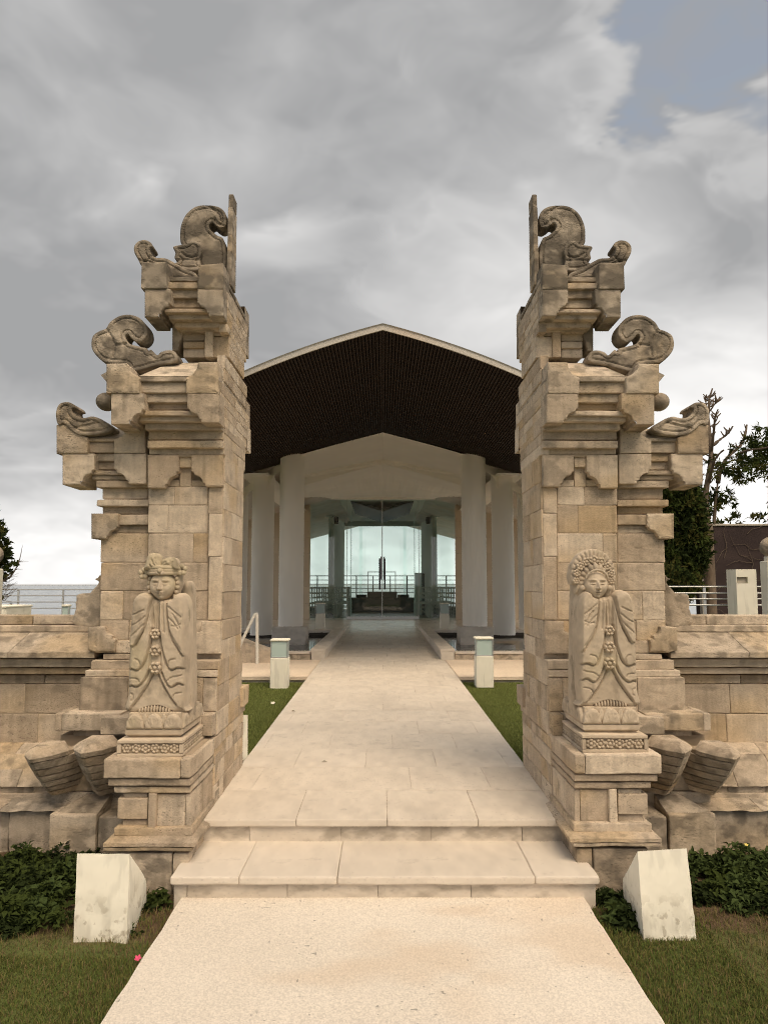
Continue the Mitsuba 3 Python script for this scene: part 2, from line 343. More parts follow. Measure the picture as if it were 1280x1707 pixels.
def relief(poly, y_front, depth, rnd=0.02, res=0.012, carve=None, back=True, amp=0.002, seed=0, power=2.0):
    """A carved slab: outline in XZ, front surface rounded over rnd at the edges and carved by carve(x, z) metres (positive = proud)."""
    from scipy.spatial import Delaunay
    poly = Polygon(poly).buffer(0) if not isinstance(poly, Polygon) else poly
    if poly.geom_type != 'Polygon': poly = max(poly.geoms, key=lambda g: g.area)
    ring = LineString(poly.exterior.coords)
    co = np.array(poly.simplify(res * .04).exterior.coords)[:-1]
    b = []
    for p_, q_ in zip(co, np.roll(co, -1, 0)):
        m_ = max(1, int(round(np.linalg.norm(q_ - p_) / res)))
        b.append(p_ + (q_ - p_) * (np.arange(m_) / m_)[:, None])
    b = np.vstack(b); n = len(b)
    poly2 = Polygon(b).buffer(0)
    x0, z0, x1, z1 = poly2.bounds
    gx, gz = np.meshgrid(np.arange(x0, x1 + res, res), np.arange(z0, z1 + res, res * 0.866), indexing='ij')
    gx = gx + (np.arange(gx.shape[1]) % 2)[None, :] * res / 2
    g = np.stack([gx.ravel(), gz.ravel()], 1)
    inside = shapely.contains_xy(poly2, g[:, 0], g[:, 1])
    dist = shapely.distance(shapely.points(g), poly2.exterior)
    layers = [b]
    for k in (0.18, 0.5):
        o = poly2.buffer(-rnd * k * 0.6)
        for s in getattr(o, 'geoms', [o]):
            if s.is_empty or s.exterior.length < 4 * res: continue
            e = LineString(s.exterior.coords); m_ = max(8, int(e.length / res))
            layers.append(np.array([e.interpolate(i / m_, normalized=True).coords[0] for i in range(m_)]))
    pts = np.vstack(layers + [g[inside & (dist > rnd * 0.42)]])
    tri = Delaunay(pts).simplices
    cen = pts[tri].mean(1)
    tri = tri[shapely.contains_xy(poly2, cen[:, 0], cen[:, 1])]
    a, bb, c = pts[tri[:, 0]], pts[tri[:, 1]], pts[tri[:, 2]]
    area = (bb[:, 0] - a[:, 0]) * (c[:, 1] - a[:, 1]) - (bb[:, 1] - a[:, 1]) * (c[:, 0] - a[:, 0])
    tri = tri[np.abs(area) > 1e-9]; area = area[np.abs(area) > 1e-9]
    tri = np.where((area > 0)[:, None], tri, tri[:, ::-1])          # counter-clockwise in (x, z) = facing -y
    d = shapely.distance(shapely.points(pts), poly2.exterior)
    s = np.clip(d / rnd, 0, 1)
    up = rnd * (np.clip(1 - (1 - s) ** power, 0, 1)) ** (1 / power)
    up[:n] = 0
    fade = np.clip(d / (0.35 * rnd), 0, 1)
    hgt = up + (carve(pts[:, 0], pts[:, 1]) * fade if carve else 0)
    if amp:
        hgt = hgt + amp * 2 * fade * (meshkit.fbm(np.stack([pts[:, 0] * 25, pts[:, 1] * 25, pts[:, 0] * 0 + seed], 1), 3, 2) - 0.5)
    vf = np.stack([pts[:, 0], y_front + rnd - hgt, pts[:, 1]], 1)
    V, Fc = [vf], [tri]
    off = len(vf)
    yb = y_front + depth
    if back:
        vb = np.stack([pts[:, 0], yb - rnd + up, pts[:, 1]], 1)
        V.append(vb); Fc.append(tri[:, ::-1] + off)
        i = np.arange(n); j = (i + 1) % n
        ccw = Polygon(b).exterior.is_ccw
        w = np.vstack([np.stack([i, j + off, j], 1), np.stack([i, i + off, j + off], 1)])
        Fc.append(w if ccw else w[:, ::-1])
    else:
        vb = np.stack([b[:, 0], np.full(n, yb), b[:, 1]], 1); V.append(vb)
        i = np.arange(n); j = (i + 1) % n
        ccw = Polygon(b).exterior.is_ccw
        w = np.vstack([np.stack([i, j + off, j], 1), np.stack([i, i + off, j + off], 1)])
        Fc.append(w if ccw else w[:, ::-1])
    m = trimesh.Trimesh(np.vstack(V), np.vstack(Fc), process=False)
    return m
def grooves(lines, w=0.004, d=0.006):
    ls = [LineString(l) for l in lines if len(l) > 1]
    def f(x, z):
        p = shapely.points(np.stack([x, z], 1))
        out = np.zeros(len(x))
        for l in ls:
            out = np.minimum(out, -d * np.exp(-(shapely.distance(p, l) / w) ** 2))
        return out
    return f
def raised(poly, h, soft=0.006):
    pg = Polygon(poly).buffer(0)
    def f(x, z):
        p = shapely.points(np.stack([x, z], 1))
        if pg.is_empty: return np.zeros(len(x))
        e = pg.boundary
        dd = shapely.distance(p, e) * np.where(shapely.contains_xy(pg, x, z), 1, -1)
        t = np.clip(dd / soft + 0.5, 0, 1)
        return h * t * t * (3 - 2 * t)
    return f
def addf(*fs):
    return lambda x, z: sum(f(x, z) for f in fs)
def flower(R, petals=6, h=0.35, nr=7, nt=48):
    """A carved blossom in the XZ plane facing -y, centred on the origin."""
    V, Fc = [np.array([[0, -h * R * 0.95, 0]])], []
    th = np.arange(nt) * 2 * np.pi / nt
    lobe = np.abs(np.cos(petals * th / 2))
    for k in range(1, nr + 1):
        s = k / nr
        rr = R * s * (0.80 + 0.20 * lobe ** 0.7) if s > 0.35 else R * s
        if s < 0.3: y = h * R * 0.92 * math.cos(s / 0.3 * 0.9)
        elif s < 0.45: y = h * R * 0.22 + 0 * th
        else:
            q = (s - 0.45) / 0.55
            y = h * R * (0.30 + 0.75 * math.sin(math.pi * min(1, q * 0.85 + 0.1))) * (0.35 + 0.65 * lobe ** 0.6)
        y = y + 0 * th
        if k == nr: y = np.zeros(nt)
        V.append(np.stack([rr * np.cos(th), -y, rr * np.sin(th)], 1))
    V.append(np.stack([R * (0.8 + 0.2 * lobe ** .7) * np.cos(th), 0 * th + 0.35 * R, R * (0.8 + 0.2 * lobe ** .7) * np.sin(th)], 1)); nr += 1
    i = np.arange(nt); j = (i + 1) % nt
    Fc.append(np.stack([i * 0, 1 + i, 1 + j], 1))
    for k in range(nr - 1):
        a = 1 + k * nt; b = a + nt
        Fc.append(np.stack([a + i, b + i, b + j], 1)); Fc.append(np.stack([a + i, b + j, a + j], 1))
    m = trimesh.Trimesh(np.vstack(V), np.vstack(Fc), process=False)
    return m
def moved(m, x=0, y=0, z=0, rx=0, ry=0, rz=0, s=1.0):
    m = m.copy()
    A = trimesh.transformations.euler_matrix(rx, ry, rz); A[:3, :3] *= s; A[:3, 3] = (x, y, z)
    m.apply_transform(A); return m
def flipx(m):
    m = m.copy(); m.vertices = m.vertices * [-1, 1, 1]; m.faces = m.faces[:, ::-1]; return m
SLOPE0, SLOPE = 4.40, 0.0085
def up_z(y):
    return 0.232 + SLOPE * (y - SLOPE0)
def tilt(m):
    m = m.copy(); v = np.array(m.vertices); v[:, 2] += SLOPE * (v[:, 1] - SLOPE0); m.vertices = v; return m

# ---------------------------------------------------------------- split gate (two mirrored halves)
XI, YC = -1.05, 5.32
PROFILE = [(0, 0), (1, 0), (1, .52), (.93, .54), (.91, .62), (.80, .66), (.70, .73), (.645, .82), (.635, .88), (.56, .90), (.55, 1.0), (0, 1)]
def smooth_poly(pts, k=5):
    """Catmull-Rom through a closed outline."""
    p = np.asarray(pts, float); n = len(p); out = []
    for i in range(n):
        a, b, c, d = p[(i - 1) % n], p[i], p[(i + 1) % n], p[(i + 2) % n]
        for t in np.arange(k) / k:
            out.append(0.5 * ((2 * b) + (-a + c) * t + (2 * a - 5 * b + 4 * c - d) * t ** 2 + (-a + 3 * b - 3 * c + d) * t ** 3))
    return np.array(out)
def zoomed(pts, s, ox, oy):
    return [(x / s + ox, y / s + oy) for x, y in pts]
TOP_SCROLL = zoomed([(1012, 470), (1003, 322), (965, 292), (930, 262), (922, 240), (940, 225), (958, 240), (985, 252), (1012, 236), (1016, 195), (1000, 160), (965, 138), (900, 131), (845, 142), (800, 180), (774, 235), (768, 285), (772, 335), (800, 365), (845, 400), (860, 470)], 3.2, 60, 300)
LEAF_SCROLL = zoomed([(880, 470), (872, 420), (884, 380), (868, 335), (830, 320), (800, 340), (760, 345), (730, 355), (742, 385), (738, 415), (760, 430), (730, 450), (770, 478), (850, 482)], 3.2, 60, 300)
HORN = zoomed([(562, 455), (545, 425), (524, 385), (523, 350), (545, 325), (580, 317), (610, 330), (619, 351), (606, 362), (610, 385), (635, 410), (690, 415), (735, 437), (790, 470), (850, 495), (850, 530), (700, 535), (640, 480), (590, 450)], 3.2, 60, 300)
MID_SCROLL = zoomed([(372, 972), (330, 945), (300, 905), (294, 865), (306, 825), (340, 803), (372, 790), (395, 755), (440, 725), (490, 716), (545, 730), (582, 768), (594, 810), (582, 843), (556, 862), (528, 858), (504, 838), (492, 822), (480, 824), (476, 842), (496, 870), (540, 884), (590, 897), (597, 915), (612, 903), (645, 932), (665, 916), (700, 906), (730, 909), (748, 926), (750, 965), (640, 990), (520, 1020), (480, 985)], 3.2, 60, 300)
LOW_HORN = zoomed([(118, 216), (106, 180), (108, 135), (128, 103), (165, 95), (195, 105), (207, 124), (190, 130), (196, 155), (222, 176), (258, 180), (300, 172), (345, 186), (372, 205), (410, 240), (350, 268), (240, 272), (180, 240), (150, 212)], 3.2, 60, 640)
VOLUTE = zoomed([(523, 862), (526, 775), (536, 745), (532, 700), (540, 690), (538, 658), (556, 643), (590, 637), (622, 650), (655, 612), (690, 575), (697, 552), (672, 538), (690, 527), (714, 533), (716, 862)], 4.27, 0, 840)
CAPEND = zoomed([(622, 880), (745, 875), (748, 900), (762, 925), (795, 940), (797, 960), (825, 968), (818, 990), (818, 1058), (680, 1060), (622, 1045)], 4.27, 0, 840)

def build_gate(sgn):
    side = 'left' if sgn < 0 else 'right'
    G = thing('split_gate', {'left': 'carved limestone half gate left of the path, behind the male statue',
                             'right': 'carved limestone half gate right of the path, behind the flower crowned statue'}[side], 'gate tower', 'halves of the split gate')
    rng = np.random.default_rng(11 if sgn < 0 else 12)
    seed = [int(rng.integers(1000))]
    def put(name, m, w=0.15, smooth=True, parent=None, label=None, mat='stone', kind=None):
        if sgn > 0: m = flipx(m)
        return add(name, m, mat, parent or G, smooth=smooth, tone=(rng.uniform(0, 1), float(np.clip(w + rng.uniform(-.08, .08), 0, 1))), label=label, kind=kind)
    def core(m):
        if sgn > 0: m = flipx(m)
        return add('mortar_core', m, 'mortar', G)
    def XZ(x0, x1, y0, y1, D):
        X0 = PX(x0, (y0 + y1) / 2, D)
        X1 = XI if x1 is None else PX(x1, (y0 + y1) / 2, D)
        return X0, X1, PZ(y1, D), PZ(y0, D)
    def blk(name, x0, x1, y0, y1, D, dep=None, w=0.15, r0=.005, r1=.014, seg=.08, gap=.0010, amp=.0018):
        X0, X1, Z0, Z1 = XZ(x0, x1, y0, y1, D)
        seed[0] += 1
        if dep is None:      # runs through the whole thickness, in two lengths
            cut = YC + rng.uniform(-.12, .12)
            put(name, worn_box(X0, X1, D, cut - gap, Z0 + gap, Z1 - gap, r0, r1, seg, amp, seed[0]), w)
            put(name, worn_box(X0, X1, cut + gap, 2 * YC - D, Z0 + gap, Z1 - gap, r0, r1, seg * 2, amp, seed[0] + 500), w)
        else:
            put(name, worn_box(X0 + gap * .7, X1 - gap * .7, D, D + dep, Z0 + gap * .7, Z1 - gap * .7, r0, r1, seg, amp, seed[0]), w)
    def row(name, xs, y0, y1, D, dep, w=0.12, **kw):
        for a, b in zip(xs[:-1], xs[1:]):
            blk(name, a, b, y0, y1, D + rng.uniform(0, .004), dep, w, **kw)
    def poly_px(pts, D):
        return [(PX(x, y, D), PZ(y, D)) for x, y in pts]
    def bracket(x0, x1, y0, y1, D, dep, notch, w=0.3, rear=False):
        pts = []
        prof = [PROFILE[0], PROFILE[1], PROFILE[2]] + [tuple(q) for q in smooth_line(PROFILE[2:9], 14)[1:]] + PROFILE[9:]
        for u, v in prof:
            pts.append((x0 + (x1 - x0) * u if notch == 'right' else x1 - (x1 - x0) * u, y0 + (y1 - y0) * v))
        m = relief(poly_px(pts, D), D, dep, rnd=.006, res=.014, amp=.002, seed=seed[0], back=False)
        put('bracket', m, w, smooth=35); seed[0] += 1
        if rear:
            m2 = m.copy(); m2.vertices = np.stack([m2.vertices[:, 0], 2 * YC - m2.vertices[:, 1], m2.vertices[:, 2]], 1); m2.faces = m2.faces[:, ::-1]
            put('bracket', m2, w, smooth=35)
    def slabpoly(name, pts, D, dep, w=.35, rnd=.007, res=.016, carve=None, rear=False):
        m = relief(poly_px(pts, D), D, dep, rnd=rnd, res=res, carve=carve, amp=.0025, seed=seed[0], back=False); seed[0] += 1
        put(name, m, w, smooth=35)
        if rear:
            m2 = m.copy(); m2.vertices = np.stack([m2.vertices[:, 0], 2 * YC - m2.vertices[:, 1], m2.vertices[:, 2]], 1); m2.faces = m2.faces[:, ::-1]
            put(name, m2, w, smooth=35)
    def DI(px, py): return PD(px, py, XI)
    def coreb(x0, x1, y0, y1, D, Xin=XI - .022, inset=.03):
        X0, _, Z0, Z1 = XZ(x0, x1, y0, y1, D)
        core(boxm(X0 + .02, Xin, D + inset, 2 * YC - D - inset, Z0, Z1))

    # ---- crest: the upright slab and the scrolls
    Df = DI(379.5, 400)
    Df = 5.08
    X0, X1, Z0, Z1 = XI - .034, XI, PZ(474, Df), PZ(320, Df)
    zs = [Z0, PZ(418, Df), PZ(391, Df), PZ(343, Df), Z1]
    for k in range(4):
        dy = (0.0, .004, .008, .018)[k]
        put('crest_slab', worn_box(X0, X1, Df + dy, 5.245 - dy, zs[k] + .001, zs[k + 1] - .001, .004, .012, .06, .003, 40 + k), .75)
    Dc = 5.12
    def crest(name, pts, D, dep, w, rnd, lines=(), k=4):
        pp = np.array(poly_px(smooth_poly(pts, k), D))
        pp[:, 0] = np.minimum(pp[:, 0], XI - .045 if D > 5.0 and name == 'scroll' else 9)
        pg = Polygon(pp).buffer(0); pg = max(getattr(pg, 'geoms', [pg]), key=lambda g: g.area); ex = pg.exterior
        def border(x, z):
            q = shapely.points(np.stack([x, z], 1)); dd = shapely.distance(q, ex)
            inn = shapely.contains_xy(pg, x, z)
            return inn * (-.010 * np.exp(-((dd - .026) / .0055) ** 2) + .012 * np.clip((dd - .034) / .03, 0, 1) - .008 * np.clip((meshkit.fbm(np.stack([x * 17, z * 17, x * 0 + 3.0], 1), 3, 9) - .60) / .12, 0, 1))
        gl = grooves([poly_px(l, D) for l in lines], .007, .013) if lines else border
        def rimg(x, z):
            q = shapely.points(np.stack([x, z], 1)); dd = shapely.distance(q, ex)
            return -.011 * np.exp(-((dd - .028) / .0040) ** 2)
        cv = addf(rimg, gl) if gl else rimg
        put(name, relief(pp, D, dep, rnd=.0085, res=.008, carve=cv, amp=.004, seed=seed[0]), w, smooth=30); seed[0] += 1
    crest('scroll', TOP_SCROLL, Dc, .15, .95, .014, [zoomed([(905, 132), (940, 150), (975, 180), (985, 215)], 3.2, 60, 300), zoomed([(1000, 240), (970, 232), (950, 215), (955, 200)], 3.2, 60, 300)])
    crest('leaf_scroll', LEAF_SCROLL, Dc - .05, .12, .9, .014, [zoomed([(860, 400), (830, 412), (800, 405), (775, 385)], 3.2, 60, 300), zoomed([(740, 425), (800, 423), (868, 425)], 3.2, 60, 300)])
    crest('horn', HORN, 4.98, .15, .88, .018, [zoomed([(545, 425), (585, 430), (615, 400)], 3.2, 60, 300)])
    crest('scroll', MID_SCROLL, 4.92, .16, .80, .016, [zoomed([(372, 790), (400, 830), (420, 880), (410, 940)], 3.2, 60, 300), zoomed([(420, 880), (480, 872)], 3.2, 60, 300)])
    crest('horn', LOW_HORN, 4.97, .20, .72, .018, [zoomed([(200, 235), (260, 222), (330, 205)], 3.2, 60, 640)])

    # ---- upper cornice and upper shaft
    D0 = DI(372, 480)
    D1 = D0 + .10
    blk('corner_block', 235, 278, 437, 481, D0, .30, .8); slabpoly('corner_block', [(331, 441), (372, 438), (372, 481), (329, 481), (329, 463)], D0, .2, .8, rear=True)
    bracket(241, 284, 481, 528, D0 + .012, .28, 'right', .75); bracket(329, 372, 481, 526, D0 + .006, .17, 'left', .7, rear=True)
    blk('cornice', 262, None, 461, 469, D0 + .07, None, .8)
    blk('cornice', 262, None, 470, 481, D0 + .05, None, .6)
    blk('corbel', 268, None, 482, 497, D1 - .02, None, .45); blk('corbel', 272, None, 498, 513, D1 + .01, None, .35)
    blk('corbel', 274, None, 514, 521, DI(373, 518), None, .3); blk('corbel', 281, None, 522, 532, DI(375, 527), None, .3)
    blk('corbel', 291, None, 533, 546, DI(378, 540), None, .25)
    blk('corbel', 300, None, 547, 552, DI(380, 550) + .01, None, .25)
    Du = DI(381, 575)
    blk('shaft_stone', 304, 341, 553, 568, Du + .05, .2, .2); blk('shaft_stone', 305, 341, 568.5, 580, Du + .03, .2, .15); blk('shaft_stone', 305, 341, 580.5, 596, Du + .05, .2, .2)
    blk('pilaster', 341, 355, 545, 595, Du - .01, .2, .25)
    blk('shaft_stone', 355, None, 549, 560, Du + .01, None, .2); blk('shaft_stone', 355, None, 560.5, 596, Du + .01, None, .2)
    coreb(306, None, 470, 612, Du, inset=.16)
    bracket(287, 304, 535, 584, Du + .03, .18, 'right', .6)
    # inner upper face: irregular flat courses beside the path
    def inner(ya, yb, D, rows, w=.12, back=0.0):
        za, zb = PZ(yb, D), PZ(ya, D)
        ze = np.linspace(za, zb, rows + 1)
        for k in range(rows):
            n = 2 if rng.random() < .6 else 3
            ys = np.linspace(D, 2 * YC - D + back, n + 1); ys[1:-1] += rng.uniform(-.09, .09, n - 1)
            for a, b in zip(ys[:-1], ys[1:]):
                pr = rng.uniform(-.002, .002)
                put('facing_stone', worn_box(XI - .05, XI + .006 + pr, a + .002, b - .002, ze[k] + .0009, ze[k + 1] - .0009, .003, .008, .12, .002, int(rng.integers(999))), w)
    inner(486, 553, D1 + .03, 5, .25); inner(553, 596, Du + .01, 2)

    # ---- middle cornice
    D2 = DI(363, 640)
    zb, zt = PZ(626, D2 + .02), PZ(604, Du - .02)
    X0b = PX(231, 626, D2 + .02)
    top = [(PX(285, 600, Du), Du - .01, zt), (XI - .004, Du - .01, zt), (XI - .004, 2 * YC - Du, zt), (PX(285, 600, Du), 2 * YC - Du, zt)]
    bot = [(X0b, D2 + .03, zb), (XI - .002, D2 + .03, zb), (XI - .002, 2 * YC - D2 - .03, zb), (X0b, 2 * YC - D2 - .03, zb)]
    put('sloped_slab', hullm(top + bot), .5, smooth=False)
    blk('cornice', 228, None, 626.5, 636, D2 + .03, None, .55); blk('cornice', 231, None, 636.5, 655, D2 + .055, None, .4)
    slabpoly('corner_block', [(177, 606), (211, 605), (213, 615), (221, 623), (232, 628), (232, 655), (177, 655)], D2, .34, .5)
    slabpoly('corner_block', [(330, 603), (363, 603), (363, 655), (310, 655), (310, 629), (321, 623), (328, 614)], D2, .2, .45, rear=True)
    put('knob', trimesh.creation.icosphere(3, .06).apply_transform(np.diag([1.1, 1.3, 1.0, 1])).apply_translation(P3(178, 670, D2 + .16)), .7)
    put('knob', hullm([P3(168, 625, D2 + .14), P3(178, 620, D2 + .1), P3(178, 637, D2 + .1), P3(178, 620, D2 + .2), P3(178, 637, D2 + .2)]), .7, smooth=False)
    bracket(185, 240, 655, 707, D2 + .012, .30, 'right', .4); bracket(312, 365, 655, 704, D2 + .006, .17, 'left', .3, rear=True)
    blk('corbel', 232, None, 656, 671, D2 + .08, None, .3); blk('corbel', 234, None, 672, 683, D2 + .12, None, .25)
    blk('corbel', 228, None, 684, 693, D2 + .06, None, .25); blk('corbel', 232, None, 694, 703, D2 + .09, None, .2)
    blk('corbel', 242, None, 704, 716.5, DI(369.5, 710), None, .2)
    blk('corbel', 248, None, 717, 733, DI(372.5, 725), None, .15); blk('corbel', 246, None, 734, 746.5, DI(371.5, 740) - .02, None, .15)
    blk('corbel', 249, None, 747, 757.5, DI(373, 752), None, .15)
    inner(592, 636, DI(374, 610), 2, .25); inner(636, 704, D2 + .075, 4, .15); inner(704, 758, DI(372, 740) + .02, 3)
    coreb(262, None, 640, 760, DI(372, 725))

    # ---- main shaft
    DS = DI(371.5, 900)
    blk('shaft_stone', 299, 319, 759, 779, DS - .01, .1); blk('shaft_stone', 299, 319, 779.5, 812, DS + .025, .1)
    bracket(246, 298, 758, 813, DS - .035, .12, 'right', .2); bracket(319, 371, 758, 811, DS - .035, .12, 'left', .18, rear=True)
    DPn = DS + .03
    jj = (lambda a: a) if sgn < 0 else (lambda a: 593 - a)
    row('shaft_stone', [247, jj(291), 347], 811, 842, DPn, .1); row('shaft_stone', [247, jj(280), 347], 842, 889, DPn, .1)
    blk('shaft_stone', 247, 299, 800, 811, DPn, .1); blk('shaft_stone', 319, 347, 800, 811, DPn, .1)
    row('shaft_stone', [247, jj(322), 347], 889, 938, DPn, .1); row('shaft_stone', [247, 347], 938, 985, DPn, .1); row('shaft_stone', [247, jj(310), 347], 985, 1034, DPn, .1)
    blk('pilaster', 347.5, 371, 811, 856, DS, .1); blk('pilaster', 347.5, 370.5, 856, 928, DS, .1); blk('pilaster', 347.5, 370, 928, 1034, DS, .1)
    for yy in (811, 889, 938, 985):
        pass
    inner(758, 1034, DS + .005, 6, .06)
    coreb(249, None, 815, 1034, DS + .03, Xin=XI - .007, inset=.006); coreb(249, None, 755, 1040, DS + .03)
    # ---- outer wing of the gate
    DW = DS + .10
    row('wing_stone', [168, 247], 889, 938, DW, .1); row('wing_stone', [167.5, 247], 938, 985, DW, .1); row('wing_stone', [167, 205, 247], 985, 1034, DW, .1)
    X0 = PX(168, 950, DW)
    for k, (ya, yb) in enumerate(((889, 938), (938, 985), (985, 1034))):
        put('wing_stone', worn_box(X0, X0 + .1, DW + .104, 2 * YC - DW, PZ(yb, DW) + .002, PZ(ya, DW) - .002, .005, .014, .12, .002, 70 + k), .15)
    coreb(170, None, 889, 1034, DW, Xin=-1.35, inset=.006); coreb(170, None, 800, 1040, DW, Xin=-1.35)
    D3 = DS + .005
    slabpoly('corner_block', [(94, 708), (125, 706), (127, 714), (134, 723), (146, 729), (146, 756), (94, 756)], D3, .36, .55)
    slabpoly('corner_block', [(214, 709), (242, 709), (242, 755), (190, 755), (190, 733), (203, 726), (211, 717)], D3, .2, .25)
    bracket(104, 157, 756, 808, D3 + .012, .3, 'right', .35); bracket(190, 244, 756, 806, D3 + .006, .17, 'left', .2)
    zt, zb = PZ(714, D3 + .19), PZ(730, D3 + .03)
    put('sloped_slab', hullm([(PX(150, 712, D3), D3 + .2, zt), (PX(247, 712, D3), D3 + .2, zt), (PX(133, 730, D3), D3 + .03, zb), (PX(247, 730, D3), D3 + .03, zb),
        (PX(150, 712, D3), 2 * YC - D3 - .2, zt), (PX(247, 712, D3), 2 * YC - D3 - .2, zt), (PX(133, 730, D3), 2 * YC - D3 - .03, zb), (PX(247, 730, D3), 2 * YC - D3 - .03, zb)]), .5, smooth=False)
    blk('cornice', 126, 247, 730, 736, D3 + .025, None, .5); blk('cornice', 128, 247, 736.5, 755, D3 + .045, None, .35)
    blk('corbel', 140, 247, 756, 769, D3 + .07, None, .3); blk('corbel', 142, 247, 770, 783, D3 + .10, None, .25)
    blk('corbel', 150, 247, 784, 791.5, D3 + .05, None, .25); blk('corbel', 154, 247, 792, 800, D3 + .07, None, .25)
    blk('corbel', 161, 247, 801, 813, DW - .03, None, .2); blk('corbel', 171, 247, 813.5, 832, DW + .02, None, .2)
    blk('corbel', 161, 247, 832.5, 844, DW - .03, None, .2); blk('corbel', 171, 247, 844.5, 857, DW + .02, None, .2)
    bracket(152, 197, 856, 898, DW - .04, .3, 'right', .4)
    blk('corbel', 196, 247, 858, 875, DW - .02, .1, .2); blk('corbel', 180, 247, 875.5, 889, DW + .015, .12, .2)
    for y0, y1 in ((856, 889),):
        X0 = PX(171, 870, DW)
        put('wing_stone', worn_box(X0, X0 + .3, DW + .3, 2 * YC - DW, PZ(y1, DW), PZ(y0, DW), .005, .012, .12, .002, 90), .15)
    # ---- courses under the shaft
    slabpoly('corner_block', [(321, 1090), (321, 1062), (328, 1055), (335, 1052), (336, 1036), (368, 1035), (367, 1090)], DS - .03, .12, .2, rear=True)
    row('wing_stone', [166, 215, 250], 1034, 1068, DW, .1); blk('wing_stone', 160, 250, 1068, 1089, DW - .02, .12)
    row('shaft_stone', [250, 321, 368], 1034, 1089, DPn, .1)
    Db = DI(364, 1100)
    blk('base_course', 172, None, 1090, 1100, DW - .03, None, .25); blk('base_course', 270, None, 1090, 1100, DS + .02, .2, .25)
    blk('base_course', 152, 300, 1101, 1117, DW - .07, None, .25); blk('base_course', 290, None, 1101, 1117, Db - .02, None, .2)
    blk('base_course', 142, 300, 1117.5, 1129, DW - .1, None, .3); blk('base_course', 290, None, 1117.5, 1129, DI(362, 1122), None, .2)
    Dm = DI(361.5, 1160)
    row('base_stone', [133, 213, 300], 1129.5, 1187, DW - .13, .14, .3); row('base_stone', [290, 338, 361], 1129.5, 1187, Dm, .14, .2)
    X0 = PX(133, 1160, DW - .13)
    put('base_stone', worn_box(X0, X0 + .14, DW + .015, 2 * YC - DW + .13, PZ(1187, DW - .13), PZ(1129.5, DW - .13), .005, .012, .12, .002, 95), .3)
    coreb(172, None, 1030, 1200, DW + .05)
    inner(1034, 1101, DS + .02, 2, .12); inner(1101, 1187, Dm + .02, 2, .15)
    Ds = DI(354.5, 1210)
    blk('ledge', 91, 103, 1190, 1219, DW - .26, .3, .35); blk('ledge', 103, 200, 1190, 1219, DW - .262, None, .45); blk('ledge', 168, 215, 1196, 1225, DW - .34, .4, .4)
    blk('ledge', 300, 336, 1192, 1228, Ds, .2, .25); blk('ledge', 336, 354, 1192, 1228, Ds, .3, .35)
    Dz = DW - .26
    Xl, Zl = PX(100, 1225, Dz), PZ(1219, Dz)
    put('base_course', worn_box(Xl + .06, XI, Dz + .06, 2 * YC - Dz - .06, Zl - .045, Zl - .003, .006, .012, .2, .002, 96), .45)
    put('base_course', worn_box(Xl + .12, XI - .01, Dz + .12, 2 * YC - Dz - .12, Zl - .20, Zl - .05, .006, .012, .2, .002, 97), .6)
    # ---- foot of the gate behind the prows
    zc = PZ(1342, 4.80)
    core(boxm(-2.03, XI - .03, 4.90, 5.78, -.15, Zl - .04))
    for k in range(2):
        for j in range(4):
            x0 = -2.04 + j * .25
            put('base_stone', worn_box(x0, x0 + .246, 4.86 + rng.uniform(0, .01), 5.0, .10 + k * .22, .316 + k * .22, .006, .016, .1, .003, 100 + k * 5 + j), .5)
    Df = 4.62
    X0, X1, Z0, Z1 = XZ(81, 160, 1358, 1420, Df)
    put('footing_stone', worn_box(X0, X1, Df, 5.0, -.1, Z1, .012, .02, .06, .005, 111), .5)
    put('footing_stone', worn_box(X1 + .004, X1 + .16, Df + .02, 5.0, -.1, Z1 - .02, .012, .02, .06, .005, 112), .6)
    put('footing_stone', hullm([(X0 + .03, Df + .03, Z1), (X1, Df + .03, Z1), (X0 + .12, Df + .22, Z1 + .05), (X1, Df + .22, Z1 + .05), (X0 + .03, 5.0, Z1), (X1, 5.0, Z1), (X0 + .12, 5.0, Z1 + .05), (X1, 5.0, Z1 + .05)]), .55, smooth=False)
    # inner face low down, beside the path
    zp = PZ(1266, 4.25)
    rows = np.r_[up_z(5) - .09, .36, .48, .58, zp]
    for k in range(4):
        ys = np.sort(np.r_[4.84, 5.16 + rng.uniform(-.06, .06), 5.48 + rng.uniform(-.06, .06), 5.82])
        for a, b in zip(ys[:-1], ys[1:]):
            pr = rng.uniform(-.003, .003)
            put('facing_stone', worn_box(XI - .08, XI + .004 + pr, a + .001, b - .001, rows[k] + .001, rows[k + 1] - .001, .004, .012, .08, .003, int(rng.integers(999))), .2)
    zq = PZ(1190, Ds)
    for k, (a, b) in enumerate(((4.90, 5.25), (5.25, 5.60), (5.60, 5.86))):
        put('facing_stone', worn_box(XI - .08, XI + .008, a + .002, b - .002, zp + .003, zq - .004, .005, .016, .08, .003, 300 + k), .2)
    # rear foot block seen past the corner
    put('ledge', worn_box(XI - .3, XI + .03, 5.66, 5.88, zq - .10, zq + .04, .006, .02, .08, .003, 310), .25)

    # ---- pedestal under the statue
    D4 = 4.25
    o = 0 if sgn < 0 else -7
    def ped(name, x0, x1, y0, y1, D, w=.2, xin=XI, **kw):
        X0, _, Z0, Z1 = XZ(x0, None, y0 + o, y1 + o, D)
        n = len(x1) - 1 if isinstance(x1, list) else 1
        seed[0] += 1
        put(name, worn_box(X0, xin, D, 4.86, Z0 + .0015, Z1 - .0015, .006, .016, .045, .003, seed[0]), w)
    X0, _, Z0, Z1 = XZ(173, None, 1266 + o, 1298 + o, D4)
    xc = PX(208, 1280, D4); xd = PX(300, 1280, D4)
